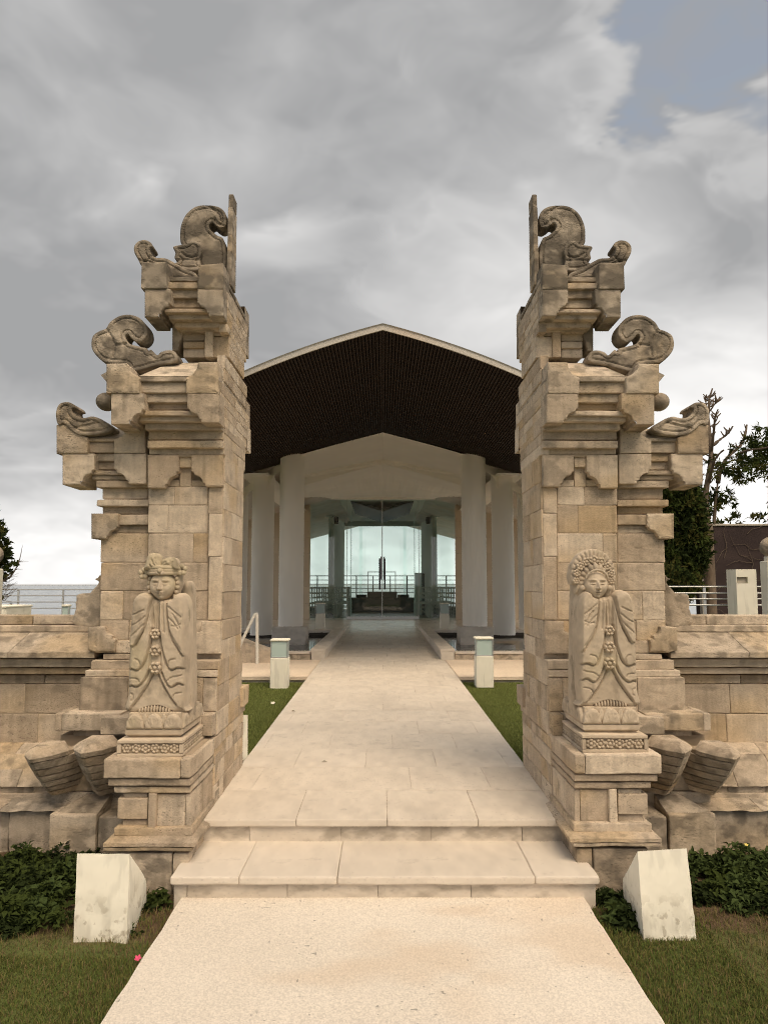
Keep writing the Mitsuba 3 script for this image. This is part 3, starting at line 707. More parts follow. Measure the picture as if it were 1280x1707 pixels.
    put('pedestal_cap', worn_box(X0, xd - .0015, D4, 4.55, Z0, Z1, .008, .014, .04, .003, 201), .12)
    put('pedestal_cap', worn_box(xd + .0015, XI + .004, D4, 4.55, Z0, Z1, .008, .014, .04, .003, 202), .15)
    put('pedestal_cap', worn_box(X0, XI + .002, 4.553, 4.96, Z0, Z1 - .002, .008, .014, .06, .003, 203), .15)
    ped('pedestal_moulding', 180, None, 1298.5, 1311, D4 + .02, .25, XI + .002); ped('pedestal_moulding', 190, None, 1311.5, 1323, D4 + .035, .4, XI)
    Dp = D4 + .06
    blk('pedestal_stone', 196, 246, 1331 + o, 1366 + o, Dp - .012, .2, .15); blk('pedestal_stone', 206, 246, 1323 + o, 1331 + o, Dp + .01, .2, .3); blk('pedestal_stone', 204, 246, 1366 + o, 1381 + o, Dp + .01, .2, .4)
    blk('pedestal_post', 246.5, 260, 1323 + o, 1382 + o, Dp - .028, .2, .1)
    blk('pedestal_stone', 260.5, 309, 1323.5 + o, 1379 + o, Dp - .004, .2, .2); 
    X0, X1, Z0, Z1 = XZ(309.5, None, 1323.5 + o, 1379 + o, Dp)
    put('pedestal_stone', worn_box(X0, XI - .002, Dp - .005, Dp + .2, Z0, Z1, .006, .016, .05, .003, 215), .25)
    put('pedestal_stone', worn_box(XI - .2, XI - .004, Dp + .2, 4.86, Z0, Z1, .006, .016, .08, .003, 216), .25)
    core(boxm(PX(210, 1350, Dp), XI - .02, Dp + .05, 4.95, -.1, PZ(1262, Dp)))
    ped('pedestal_base', 190, None, 1380, 1396, D4 + .02, .35, XI + .012)
    z1, z0 = PZ(1396 + o, D4), PZ(1412 + o, D4 - .05)
    xa, xb, xo = PX(190, 1396, D4), XI + .014, PX(172, 1412, D4 - .05)
    m = hullm([(xa, D4 + .015, z1), (xb, D4 + .015, z1), (xo, D4 - .05, z0 + .018), (xb + .035, D4 - .05, z0 + .018), (xo, D4 - .05, z0), (xb + .035, D4 - .05, z0), (xa, 4.86, z1), (xb, 4.86, z1), (xo, 4.86, z0), (xb + .035, 4.86, z0), (xo, 4.86, z0 + .018), (xb + .035, 4.86, z0 + .018)])
    m = m.subdivide_to_size(.05)
    m.vertices = m.vertices + .010 * (np.stack([meshkit.fbm(m.vertices * 12 + k * 9.1, 3, k) for k in range(3)], -1) - .5)
    put('pedestal_base', m, .4, smooth=35)
    ped('pedestal_base', 172, None, 1412.5, 1420, D4 - .045, .5, XI + .03)
    X0, _, Z0, Z1 = XZ(196, None, 1420 + o, 1470, D4)
    xm = PX(289, 1450, D4)
    put('footing_stone', worn_box(X0, xm - .002, D4 - .02, 4.7, -.15, Z1, .008, .02, .05, .004, 221), .55)
    put('footing_stone', worn_box(xm + .002, XI + .01, D4 - .02, 4.7, -.15, Z1, .008, .02, .05, .004, 222), .5)

    # ---- boat prows of stacked stones
    for xn, yn, hw in ((138, 1252, .128), (52, 1262, .120)):
        B = key_of('boat_prow', G)
        nose = P3(xn, yn, 4.40)
        cx = nose[0] - .01; ztop = nose[2] + .012; zlow = PZ(1327, 4.74)
        hts = np.array([.075, .07, .06, .06, .055, .05, .05]); hts = hts / hts.sum() * (ztop - zlow)
        zt = ztop
        for k, h in enumerate(hts):
            s = k / (len(hts) - 1)
            def ring(z, grow=0.0, fl=1.0):
                q = (ztop - z) / (ztop - zlow)
                ny = 4.40 + .34 * q ** 1.25; w = hw * (1 - .05 * q ** 1.5)
                return [(cx - w + grow, 5.18, z), (cx - w + grow, ny + .20, z), (cx - w * .66 + grow, ny + .095 + grow, z), (cx - w * .07, ny + grow * 1.5, z), (cx + w * .07, ny + grow * 1.5, z), (cx + w * .66 - grow, ny + .095 + grow, z), (cx + w - grow, ny + .20, z), (cx + w * fl - grow, 5.18, z)]
            g = .0028
            if k == 0:
                sh = lambda l: [(x, min(y, 4.40 + .27), z) for x, y, z in l]
                pts = sh(ring(zt - h + g)) + sh(ring(zt - .030)) + [(x + (cx - x) * .22, y + .030, zt - .008) for x, y, z in sh(ring(zt))] + [(x + (cx - x) * .50, y + .07, zt + .010) for x, y, z in sh(ring(zt))]
            else:
                pts = ring(zt - h + g, 0.0, 1.65) + ring(zt - g, 0.0, 1.65)
            m = hullm(pts).subdivide_to_size(.045)
            v = m.vertices
            m.vertices = v + .004 * (np.stack([meshkit.fbm(v * 14 + k * 9.1 + xn, 2, k) for k in range(3)], -1) - .5)
            put('stone_course', m, .38, smooth=24, parent=B)
            zt -= h
        mm = hullm([(x, min(y, 4.66), z) for x, y, z in ring(ztop - .03, .014)] + ring(ztop - .08, .014, 1.6) + ring((ztop + zlow) / 2, .014, 1.6) + ring(zlow + .01, .014, 1.6))
        if sgn > 0: mm = flipx(mm)
        add('mortar_core', mm, 'mortar', B)
    return G, put, rng

def build_wall(sgn):
    side = 'left' if sgn < 0 else 'right'
    W = thing('boundary_wall', {'left': 'low limestone boundary wall with sloped coping, left of the gate', 'right': 'low limestone boundary wall with sloped coping, right of the gate'}[side], 'wall', 'boundary walls beside the gate')
    rng = np.random.default_rng(31 if sgn < 0 else 32)
    def put(name, m, w=.25, smooth=True):
        if sgn > 0: m = flipx(m)
        add(name, m, 'stone', W, smooth=smooth, tone=(rng.uniform(0, 1), float(np.clip(w + rng.uniform(-.08, .08), 0, 1))))
    XR, XL = -1.90, -5.2
    def run(name, y0, y1, D, dep, lens, w=.2, xr=XR, seg=.1, **kw):
        x = xr
        while x > XL:
            L = rng.uniform(*lens)
            put(name, worn_box(x - L + .002, x - .002, D + rng.uniform(0, .006), D + dep, PZ(y1, D) + .0015, PZ(y0, D) - .0015, kw.get('r0', .005), kw.get('r1', .014), seg, .003, int(rng.integers(999))), w)
            x -= L
    DWl = 5.22
    run('parapet_stone', 1026, 1042, 5.42, .2, (.35, .6), .25)
    run('coping_band', 1042.5, 1054, 5.36, .3, (.7, 1.1), .35)
    # sloped coping slabs
    za, zb = PZ(1054, 5.37), PZ(1088, 5.06)
    x = PX(158, 1088, 5.06)
    first = True
    while x > XL:
        L = rng.uniform(.42, .62)
        m = hullm([(x - L + .002, 5.37, za), (x - .002, 5.37, za), (x - L + .002, 5.06, zb), (x - .002, 5.06, zb), (x - L + .002, 5.06, zb - .034), (x - .002, 5.06, zb - .034), (x - L + .002, 5.37, zb - .034), (x - .002, 5.37, zb - .034)]).subdivide_to_size(.06)
        v = m.vertices
        m.vertices = v + .007 * (np.stack([meshkit.fbm(v * 11 + k * 9.1, 3, k) for k in range(3)], -1) - .5)
        put('coping_slab', m, .45, smooth=32); x -= L
    run('moulding', 1098, 1113, 5.13, .3, (.8, 1.2), .25); run('moulding', 1113.5, 1124.5, 5.16, .3, (.8, 1.2), .2)
    run('wall_stone', 1125, 1140, DWl + .01, .2, (.35, .6), .2)
    run('wall_stone', 1140.5, 1190, DWl, .2, (.4, .58), .15); run('wall_stone', 1190.5, 1239, DWl, .2, (.4, .58), .18)
    # sloping and rough courses of the foot
    def slope(y0, D0, y1, D1, lens, w, bump=.012, xr=XR):
        z0, z1 = PZ(y0, D0), PZ(y1, D1)
        x = xr
        while x > XL:
            L = rng.uniform(*lens)
            m = hullm([(xx, yy, zz) for xx in (x - L + .002, x - .002) for yy, zz in ((D0, z0 - .001), (D1, z1 + .001), (5.4, z0 - .001), (5.4, z1 + .001))]).subdivide_to_size(.05)
            v = m.vertices
            m.vertices = v + bump * (np.stack([meshkit.fbm(v * 12 + k * 9.1, 3, k) for k in range(3)], -1) - .5)
            put('foot_stone', m, w, smooth=32); x -= L
    slope(1239, 5.2, 1258, 5.08, (.5, .8), .3); slope(1258, 5.07, 1283, 5.0, (.25, .4), .4, .02); slope(1283, 4.99, 1312, 4.93, (.3, .45), .4, .02)
    slope(1312, 4.96, 1324, 4.96, (.2, .4), .6); slope(1324, 4.93, 1332, 4.93, (.4, .7), .5); slope(1332, 4.92, 1353, 4.76, (.25, .45), .5, .018)
    x = XR
    while x > XL:
        L = rng.uniform(.3, .5)
        put('foot_stone', worn_box(x - L + .002, x - .002, 4.80, 5.2, -.1, PZ(1353, 4.78) - .002, .008, .02, .07, .004, int(rng.integers(999))), .6); x -= L
    m = boxm(XL, XR, 5.47, 5.60, -.1, PZ(1045, 5.4))
    m2 = boxm(XL, XR, 5.10, 5.4, -.1, PZ(1300, 5.0))
    for q in (m, m2):
        add('mortar_core', flipx(q) if sgn > 0 else q, 'mortar', W)
    q = boxm(XL, XR, DWl + .009, 5.4, PZ(1238, DWl), PZ(1142, DWl)); add('mortar_core', flipx(q) if sgn > 0 else q, 'mortar', W)
    # end block of the coping and the curled volute against the gate
    for name, pts, D, dep, rn, lines in (('end_block', CAPEND, 5.03, .36, .014, [zoomed([(680, 880), (680, 1058)], 4.27, 0, 840)]), ('volute', smooth_poly(VOLUTE, 4), 5.36, .26, .02, [zoomed([(527, 770), (550, 785), (585, 783), (610, 755), (612, 725), (590, 708)], 4.27, 0, 840)])):
        pp = [(PX(a, b, D), PZ(b, D)) for a, b in pts]
        put(name, relief(pp, D, dep, rnd=rn, res=.014, carve=grooves([[(PX(a, b, D), PZ(b, D)) for a, b in l] for l in lines], .005, .009), amp=.004, seed=5), .4, smooth=35)
    return W

# ---------------------------------------------------------------- the two statues
SD = 4.40
def SPX(pts, D=SD):
    return [(PX(a, b, D), PZ(b, D)) for a, b in pts]
z1 = lambda pts: zoomed(pts, 7.757, 200, 900)
z2 = lambda pts: zoomed(pts, 9.14, 200, 1090)
BODY = [(213, 1189), (211.5, 1160), (213, 1120), (216, 1060), (219.5, 1022), (222, 1003), (227, 993), (235, 988.5), (244, 988.5), (253, 993), (260, 999), (284, 999), (289, 993), (296, 989), (302, 990), (307, 995.5), (310.5, 1008), (311.5, 1030), (311, 1080), (310.5, 1120), (309, 1150), (306.5, 1180), (304.5, 1189)]
def sm(l, n=24): return [tuple(q) for q in smooth_line(l, n)]
LAP_L = sm(z1([(415, 755), (395, 860), (375, 960), (350, 1060), (320, 1150), (270, 1250), (215, 1360)]))
LAP_R = sm(z1([(618, 790), (622, 900), (632, 1020), (655, 1180), (700, 1300), (760, 1400), (820, 1500)]))
DRA_L = sm(z1([(420, 1150), (405, 1300), (370, 1450), (320, 1590), (265, 1670), (215, 1692), (160, 1668), (105, 1702)]))
DRA_R = sm(z1([(525, 1200), (535, 1320), (560, 1440), (595, 1560), (635, 1660), (680, 1684), (750, 1655), (825, 1668)]))
DR2_L = sm(z2([(440, 262), (415, 330), (375, 400), (330, 455), (290, 492), (240, 510), (180, 488), (122, 520)]))
DR2_R = sm(z2([(640, 292), (665, 360), (705, 440), (740, 490), (780, 514), (830, 490), (890, 455), (955, 480)]))
LONG_L = sm(z2([(492, 310), (455, 390), (405, 490), (340, 590), (270, 690), (180, 810)]))
LONG_R = sm(z2([(582, 318), (610, 390), (650, 480), (705, 580), (770, 680), (850, 790)]))
ARCH = sm(z2([(175, 908), (250, 890), (300, 862), (380, 822), (450, 806), (540, 800), (620, 808), (690, 835), (755, 875), (820, 890), (940, 885)]))
PLEATS = [sm(z1([(430, 770), (420, 880), (430, 1000), (440, 1150)])), sm(z1([(495, 780), (478, 900), (470, 1020), (460, 1150)])), sm(z1([(522, 780), (515, 900), (512, 1040), (510, 1160)])), sm(z1([(560, 780), (562, 900), (568, 1040), (575, 1190)]))]
FEATH = [z1([(185, 968), (240, 950), (330, 905)]), z1([(165, 1112), (250, 1070), (345, 990)]), z1([(158, 1252), (240, 1180), (330, 1090)]), z1([(190, 1400), (250, 1290), (310, 1190)]), z1([(640, 860), (720, 930), (805, 1000)]), z1([(640, 1000), (700, 1060), (770, 1150)]), z1([(690, 1110), (740, 1120), (800, 1090)]), z1([(660, 1180), (720, 1290), (800, 1420)]), z1([(700, 960), (760, 1060), (790, 1140)])]
CURLS = [sm(z1([(210, 1540), (250, 1560), (268, 1610), (262, 1650)])), sm(z1([(630, 1620), (650, 1560), (690, 1545), (720, 1540)])), sm(z2([(150, 375), (220, 375), (270, 390), (295, 425)])), sm(z2([(720, 415), (760, 380), (820, 352), (880, 345), (945, 325)])), sm(z2([(160, 610), (195, 640), (195, 690), (170, 720)])), sm(z2([(800, 670), (820, 630), (870, 605), (930, 598)]))]
def face_mesh(cx, cy, cz, hw, hh, hd, kind):
    m = trimesh.creation.icosphere(6, 1.0)
    v = np.array(m.vertices)
    # a long oval, narrower at the chin and flattened in front
    u, w = v[:, 0].copy(), v[:, 2].copy()
    nar = np.where(w < 0, 1 - .20 * w * w, 1 - .08 * w * w)
    f = -v[:, 1]
    fl = np.sign(f) * np.abs(f) ** .72
    G_ = lambda a, s: np.exp(-(a / s) ** 2)
    au = np.abs(u)
    h = .0055 * G_(w - .33, .08) * G_(au - .42, .27) - .008 * G_(w - .14, .12) * G_(au - .40, .24)
    h += .0085 * G_(w - .07, .075) * G_(au - .40, .17) - .0055 * G_(w - .015, .028) * G_(au - .40, .20)
    nose = np.clip((.30 - w) / .5, 0, 1) * np.clip((w + .34) / .08, 0, 1)
    h += .023 * nose * G_(u, .10) + .009 * G_(w + .23, .07) * G_(au - .13, .07)
    h += .0100 * G_(w + .45, .055) * G_(u, .20) + .0105 * G_(w + .58, .06) * G_(u, .17) - .009 * G_(w + .515, .02) * G_(u, .23) - .004 * G_(w + .37, .04) * G_(u, .05)
    h += .008 * G_(w + .84, .14) * G_(u, .25) + .005 * G_(w + .25, .3) * G_(au - .55, .22)
    h = h * 1.75
    front = np.clip(f * 2.2, 0, 1)
    P = np.stack([cx + u * nar * hw, cy - fl * hd - h * front, cz + w * hh], 1)
    return trimesh.Trimesh(P, m.faces, process=False)
def lump(cx, cy, cz, rx, ry, rz, sub=3, ax=0.0, amp=.004, seed=0):
    m = trimesh.creation.icosphere(sub, 1.0); m.apply_transform(np.diag([rx, ry, rz, 1]))
    if ax: m.apply_transform(trimesh.transformations.rotation_matrix(ax, [0, 1, 0]))
    v = m.vertices + (cx, cy, cz)
    n = v - (cx, cy, cz); n = n / np.maximum(np.linalg.norm(n, axis=1, keepdims=True), 1e-9)
    m.vertices = v + n * amp * 2 * (meshkit.fbm(v * 30 + seed, 3, 4) - .5)[:, None]
    return m
def build_statue(sgn):
    male = sgn < 0
    S = thing('stone_statue', 'robed stone statue of a man in a knotted headcloth, eyes closed, on the left pedestal' if male else 'robed stone statue of a woman in a tall flower crown, on the right pedestal', 'statue', 'statues flanking the path')
    rng = np.random.default_rng(51 if male else 52)
    YO = 0 if male else -5.5
    def put(name, m, w=.22, smooth=True, parent=None, label=None, t=None, mat='stone'):
        if sgn > 0: m = flipx(m)
        return add(name, m, 'statue_stone', parent or S, smooth=smooth, tone=(rng.uniform(.45, .65) if t is None else t, max(w - .15, 0)), label=label)
    mp = lambda pts: SPX([(a, b if male else 20.7 + .975 * b) for a, b in pts])
    # body
    body = mp(smooth_poly(BODY, 3))
    edge_l, edge_r = [(200, 1200), (200, 980)], [(330, 980), (330, 1200)]
    skirt = mp(LONG_L[::-1] + LONG_R + [(312, 1189), (210, 1189)])
    lap_l = mp(LAP_L + [(205, 1080), (205, 985), (240, 980)]); lap_r = mp(LAP_R + [(330, 1100), (330, 985), (290, 980)])
    dra_l = mp(DRA_L + [(205, 1118), (205, 980), (255, 990)]); dra_r = mp(DRA_R + [(330, 1118), (330, 980), (266, 990)])
    dr2_l = mp(DR2_L + [(205, 1146), (205, 975), (252, 985)]); dr2_r = mp(DR2_R + [(330, 1146), (330, 975), (266, 985)])
    under = mp(ARCH + [(320, 1200), (205, 1200)])
    cv = addf(grooves([mp(l) for l in (LAP_L, LAP_R, DRA_L, DRA_R, DR2_L, DR2_R, LONG_L, LONG_R)], .0050, .019), grooves([mp(l) for l in PLEATS], .0052, .011), grooves([mp(l) for l in FEATH + CURLS], .0040, .009),
              raised(skirt, -.016), raised(lap_l, .016), raised(lap_r, .016), raised(dra_l, .012), raised(dra_r, .012), raised(dr2_l, .010), raised(dr2_r, .010), raised(under, -.028, .004))
    put('robe', relief(body, SD, .19, rnd=.042, res=.0044, carve=cv, amp=.0035, seed=3 if male else 9, power=2.4), .30)
    # wings of stone behind the shoulders
    for a, b in ((1, 311),):
        wing = smooth_poly(SPX([(b - 12, 1190 + YO), (b - 10, 1010 + YO), (b - 6, 980 + YO), (b + 1, 969 + YO), (b + 8, 972 + YO), (b + 11, 990 + YO), (b + 12, 1060 + YO), (b + 11, 1190 + YO)], SD + .16), 4)
        put('back_wing', relief(wing, SD + .13, .13, rnd=.03, res=.012, amp=.006, seed=4), .5)
    # toes under the hem
    for k in range(11):
        a = z2([(290 + k * 45, 0)])[0][0]
        yy = 1186.5 - 2.2 * math.sin(math.pi * (k + .5) / 11) * 1.6
        c = (PX(a, yy, SD), PZ((yy if male else 20.7 + .975 * yy) + 0.2, SD))
        put('toe', lump(c[0], SD + .022, c[1], .0072, .02, .014 + .010 * math.sin(math.pi * (k + .5) / 11), 2, 0, .001, k), .25)
    for k, yy in enumerate((1056.8, 1085, 1112.8)):
        c = mp([(260, yy)])[0]
        R = (8.6, 9.4, 10.2)[k] * .0035
        put('flower', moved(flower(R, 6, .62), c[0] + (0 if male else .004), SD - .012, c[1]), .15, 40)
    # lotus base: petals round the block
    zt, zb = PZ(1189 if male else 1180, SD - .02), PZ(1216 if male else 1208, SD - .02)
    xl, xr = PX(209, 1200, SD - .03), PX(304, 1200, SD - .03)
    yb = 4.84
    put('lotus_block', worn_box(xl + .012, xr - .012, SD - .012, yb - .012, zb, zt, .004, .006, .05, .002, 5), .25)
    def petal_row(length, count, small=False):
        out = []
        w = length / count
        H = zt - zb
        for i in range(count + (1 if not small else 0) * 0):
            c = (i + .5) * w
            if small:
                pts = [(c - w * .17, H * .50), (c - w * .13, H * .78), (c, H * .97), (c + w * .13, H * .78), (c + w * .17, H * .50), (c, H * .22)]
                rn, d = .006, .012
            else:
                th = np.linspace(0, math.pi, 17)
                pts = [(c + w * .49 * math.cos(a), H * (.03 + .93 * math.sin(a) ** .85)) for a in th]
                rn, d = .014, .024
            veins = [[(c + w * .05 * q, H * .05), (c + w * .10 * q, H * .35), (c + w * .16 * q, H * .62)] for q in (-2.6, -1.4, 0, 1.4, 2.6)] if not small else []
            out.append(relief(pts, -d, d + .02, rnd=rn, res=.006, carve=grooves(veins, .0028, .005) if veins else None, back=False, amp=.001))
        return out
    Lf, Ls = xr - xl, yb - SD + .012
    for m in petal_row(Lf, 3):
        put('lotus_petal', moved(m, xl, SD - .012, zb), .2, 40)
    for m in petal_row(Lf * 2 / 3, 2, True):
        put('lotus_petal', moved(m, xl + Lf / 6, SD - .012, zb), .2, 40)
    for m in petal_row(Ls, 4):
        put('lotus_petal', moved(m, xr - .012, SD - .012, zb, rz=math.pi / 2), .2, 40)
    # tapered plinth, and the square block with its flower frieze
    z2_, z3_ = zb - .001, PZ(1230.5 if male else 1222.5, SD - .03)
    put('plinth', hullm([(xl + .0, SD - .024, z2_), (xr, SD - .024, z2_), (xl, yb, z2_), (xr, yb, z2_), (xl, SD - .024, z2_ - .028), (xr, SD - .024, z2_ - .028), (xl, yb, z2_ - .028), (xr, yb, z2_ - .028), (xl + .022, SD, z3_), (xr - .022, SD, z3_), (xl + .022, yb - .02, z3_), (xr - .022, yb - .02, z3_)]), .2, False)
    D5 = 4.31
    za, zc = PZ(1235, D5), PZ(1261, D5)
    if not male: za, zc = PZ(1234, D5), PZ(1261, D5)
    za = z3_ - .001; zc = PZ(1265.5 if male else 1258.5, 4.25) - .002
    fl, fr = PX(195, 1248, D5), PX(305, 1248, D5)
    yb2 = 4.90
    t = .016
    put('frieze_block', worn_box(fl + .016, fr - .016, D5 + .018, yb2, zc, za - .002, .002, .003, .06, .001, 6), .6, t=.3)
    put('frieze_frame', worn_box(fl, fr, D5, yb2 + .01, za - .018, za, .005, .006, .05, .002, 7), .15, t=.6)
    put('frieze_frame', worn_box(fl, fr, D5, yb2 + .01, zc, zc + .016, .004, .006, .05, .002, 8), .2, t=.6)
    for a, b in ((fl, fl + .022), (fr - .022, fr)):
        put('frieze_frame', worn_box(a, b, D5 + .001, D5 + .03, zc + .018, za - .024, .003, .004, .05, .001, 9), .2, t=.6)
    put('frieze_frame', worn_box(fr - .03, fr - .001, yb2 - .03, yb2 + .008, zc + .018, za - .024, .003, .004, .05, .001, 9), .2, t=.6)
    zm, R = (zc + .016 + za - .018) / 2, (za - .018 - zc - .016) / 2 * 1.04
    fm = flower(R, 6, .50)
    n = 6
    for k in range(n):
        put('flower', moved(fm, fl + .024 + (fr - fl - .048) * (k + .5) / n, D5 + .017, zm, ry=.3 * k), .22, 40)
    for k in range(9):
        put('flower', moved(fm, fr - .017, D5 + .035 + (yb2 - D5 - .06) * (k + .5) / 9, zm, rz=math.pi / 2), .22, 40)
    # head
    kx = 3.5e-3
    if male:
        hc = P3(269, 976, SD); hw, hh, hd = .073, .086, .078
        fy = SD + .045
        put('face', face_mesh(hc[0], fy, hc[2], hw, hh, hd, 0), .2)
        put('neck', lump(hc[0], fy + .05, hc[2] - .09, .06, .05, .05), .3)
        for s in (-1, 1):
            put('hair', lump(hc[0] + s * .078, fy + .035, hc[2] + .005, .024, .045, .075, 3, .12 * s, .006, 3), .45)
            for q in range(5):
                put('hair', lump(hc[0] + s * (.076 + .006 * math.sin(q)), fy - .002, hc[2] + .04 - .026 * q, .0145, .018, .0145, 2, 0, .002, q), .45)
        bz = PZ(951, SD)
        # headband: three stacked rolls round the brow
        for q, (dz, rr) in enumerate(((.016, .0135), (0.0, .0125), (-.015, .0125))):
            th = np.linspace(-.15, math.pi + .15, 36)
            pts = np.stack([hc[0] + .083 * np.cos(th), fy + .02 - .088 * np.sin(th) ** .8 if False else fy + .02 - .088 * np.abs(np.sin(th)) ** .8 * np.sign(np.sin(th)), bz + dz + 0 * th], 1)
            put('headband', tube(pts, rr, 10), .25)
        kz = PZ(951.5, SD)
        put('knot', lump(hc[0], fy - .082, kz, .017, .016, .016), .2); put('knot', lump(hc[0] - .012, fy - .078, kz - .012, .012, .012, .014), .2); put('knot', lump(hc[0] + .012, fy - .078, kz - .012, .012, .012, .014), .2)
        # the two lobes of the headcloth, with swirling folds
        lobe_l = SPX(smooth_poly(z1([(322, 385), (330, 320), (350, 240), (375, 190), (420, 170), (465, 178), (500, 215), (520, 270), (540, 330), (545, 385)]), 4))
        lobe_r = SPX(smooth_poly(z1([(520, 385), (525, 320), (545, 265), (590, 235), (650, 225), (700, 235), (728, 280), (738, 340), (732, 385)]), 4))
        sw = [SPX(sm(z1(l))) for l in ([(510, 375), (470, 340), (440, 300), (430, 265)], [(525, 372), (490, 320), (470, 280), (475, 240)], [(535, 370), (505, 310), (495, 270), (510, 235)], [(430, 372), (415, 350), (405, 330)])]
        sw2 = [SPX(sm(z1(l))) for l in ([(540, 370), (545, 330), (570, 300), (600, 290)], [(560, 372), (580, 340), (610, 320), (640, 330)], [(600, 372), (625, 350), (660, 300), (650, 260)], [(690, 372), (680, 330), (690, 290)])]
        put('headcloth', relief(lobe_l, fy - .075, .15, rnd=.035, res=.005, carve=grooves(sw, .005, .011), amp=.004, seed=3), .3)
        put('headcloth', relief(lobe_r, fy - .070, .15, rnd=.035, res=.005, carve=grooves(sw2, .005, .011), amp=.006, seed=4), .35)
        for (a, b), ro in (((237, 956), -.5), ((301, 949.5), .5)):
            c = P3(a, b, SD)
            f = key_of('ear_flower', S)
            for q in range(5):
                an = q * 2 * math.pi / 5 + .3
                put('petal', lump(c[0] + .019 * math.cos(an), fy - .012, c[2] + .021 * math.sin(an), .015, .014, .016, 2, 0, .003, q), .3, parent=f)
            put('petal', lump(c[0], fy + .004, c[2], .014, .012, .014, 2), .6, parent=f)
    else:
        FX = lambda x, y: (1276 - x, y)
        def M(pts): return [FX(x, y) for x, y in zoomed(pts, 7.757, 930, 900)]
        c0 = M([(502, 590)])[0]
        hc = P3(c0[0], c0[1] - 1, SD); hw, hh, hd = .070, .084, .078
        fy = SD + .045
        put('face', face_mesh(hc[0], fy, hc[2], hw, hh, hd, 1), .12)
        put('neck', lump(hc[0], fy + .05, hc[2] - .09, .06, .05, .05), .3)
        # crown disc with radiating petals
        cc = M([(480, 470)])[0]
        th = np.linspace(-.30, math.pi + .30, 40)
        rim = [(cc[0] + 38.5 * math.cos(a) * (1 + .010 * math.cos(14 * a)), cc[1] - 46 * math.sin(a) * (1 + .014 * abs(math.cos(7 * a)))) for a in th]
        rays = [[(cc[0] + r * 38 * math.cos(a), cc[1] - r * 46 * math.sin(a)) for r in (.72, .85, .99)] for a in np.linspace(.05, math.pi - .05, 15)]
        put('crown', relief(SPX(rim), fy - .01, .11, rnd=.018, res=.006, carve=grooves([SPX(r) for r in rays], .004, .010), amp=.004, seed=6), .35)
        ring = []
        for a in np.linspace(-.12, math.pi + .12, 9):
            ring.append((cc[0] + 30.0 * math.cos(a), cc[1] - 31 * math.sin(a) + 4))
        for k, (a, b) in enumerate(ring):
            p = P3(a, b, SD)
            R = (.021, .023, .025, .027, .028, .027, .025, .023, .021)[k]
            put('crown_flower', moved(flower(R, 6, .45), p[0], fy - .022, p[2], ry=.4 * k), .2, 40)
        # waves of hair round the brow
        for k, a in enumerate(np.linspace(-.05, math.pi + .05, 11)):
            x, z = hc[0] + .078 * math.cos(a), hc[2] + .012 + .088 * math.sin(a)
            put('hair', lump(x, fy - .028 + .03 * abs(math.cos(a)), z, .0175, .024, .027, 3, math.pi / 2 - a, .003, k), .3)
        for s in (-1, 1):
            put('hair', lump(hc[0] + s * .078, fy + .025, hc[2] - .02, .030, .045, .062, 3, .12 * s, .005, 3), .35)
            put('hair', lump(hc[0] + s * .100, fy + .015, hc[2] - .015, .018, .03, .04, 3, -.3 * s, .004, 5), .3)
            put('earring', lump(hc[0] + s * .078, fy - .028, hc[2] - .018, .0165, .012, .0165, 3, 0, .001, 1), .1)
        th = np.linspace(.25, math.pi - .25, 26)
        put('hairline', tube(np.stack([hc[0] + .066 * np.cos(th), fy - .045 - .022 * np.sin(th), hc[2] + .020 + .066 * np.sin(th)], 1), .006, 8), .25)
    return S

for sgn in (-1, 1):
    build_gate(sgn)
for sgn in (-1, 1):
    build_wall(sgn)
for sgn in (-1, 1):
    build_statue(sgn)

# ---------------------------------------------------------------- ground, paths, steps
def DZ(py, z):
    v = (853.5 - py) / F
    return (z - CAMZ) * (CP - v * SP) / (SP + v * CP)
def ground_z(x, y):
    t = np.clip((y - 4.85) / .7, 0, 1); t = t * t * (3 - 2 * t)
    return -.03 + t * .20 + SLOPE * np.clip(y - 5.5, 0, 22)
gx, gy = np.meshgrid(np.r_[-60, -30, np.linspace(-12, 12, 97), 30, 60], np.r_[-12, -6, np.linspace(-2, 14, 107), np.linspace(15, 30, 22)], indexing='ij')
gz = ground_z(gx, gy) + .03 * (meshkit.fbm(np.stack([gx, gy, gx * 0], -1) * 1.3, 3, 4) - .5) - np.where(np.abs(gx) < 1.2, .03, 0)
inpool = (np.abs(gx) > 1.0) & (np.abs(gx) < 8) & (gy > 13.3) & (gy < 20)
gz = np.where(inpool, .02, gz)
nx, ny = gx.shape
ii, jj = np.meshgrid(np.arange(nx - 1), np.arange(ny - 1), indexing='ij')
q = np.stack([ii * ny + jj, (ii + 1) * ny + jj, (ii + 1) * ny + jj + 1, ii * ny + jj + 1], -1).reshape(-1, 4)
gv = np.stack([gx, gy, gz], -1).reshape(-1, 3)
edge = gv[(np.arange(nx) * ny + ny - 1)]
cliff = np.vstack([edge, edge + [0, 3, -50]])
k = np.arange(nx - 1)
cf = np.vstack([np.stack([k, k + 1, k + 1 + nx], 1), np.stack([k, k + 1 + nx, k + nx], 1)])
structure('ground', cat_([trimesh.Trimesh(gv, np.vstack([q[:, [0, 1, 2]], q[:, [0, 2, 3]]]), process=False), trimesh.Trimesh(cliff, cf, process=False)]), 'ground_soil', True, label='mown lawn ground with bare soil patches by the right spotlight')
structure('sea', hullm([(-40000, 20, -46), (40000, 20, -46), (-40000, 50000, -46), (40000, 50000, -46), (0, 25000, -47)]), 'sea_water', label='pale sea reaching to the hazy horizon')

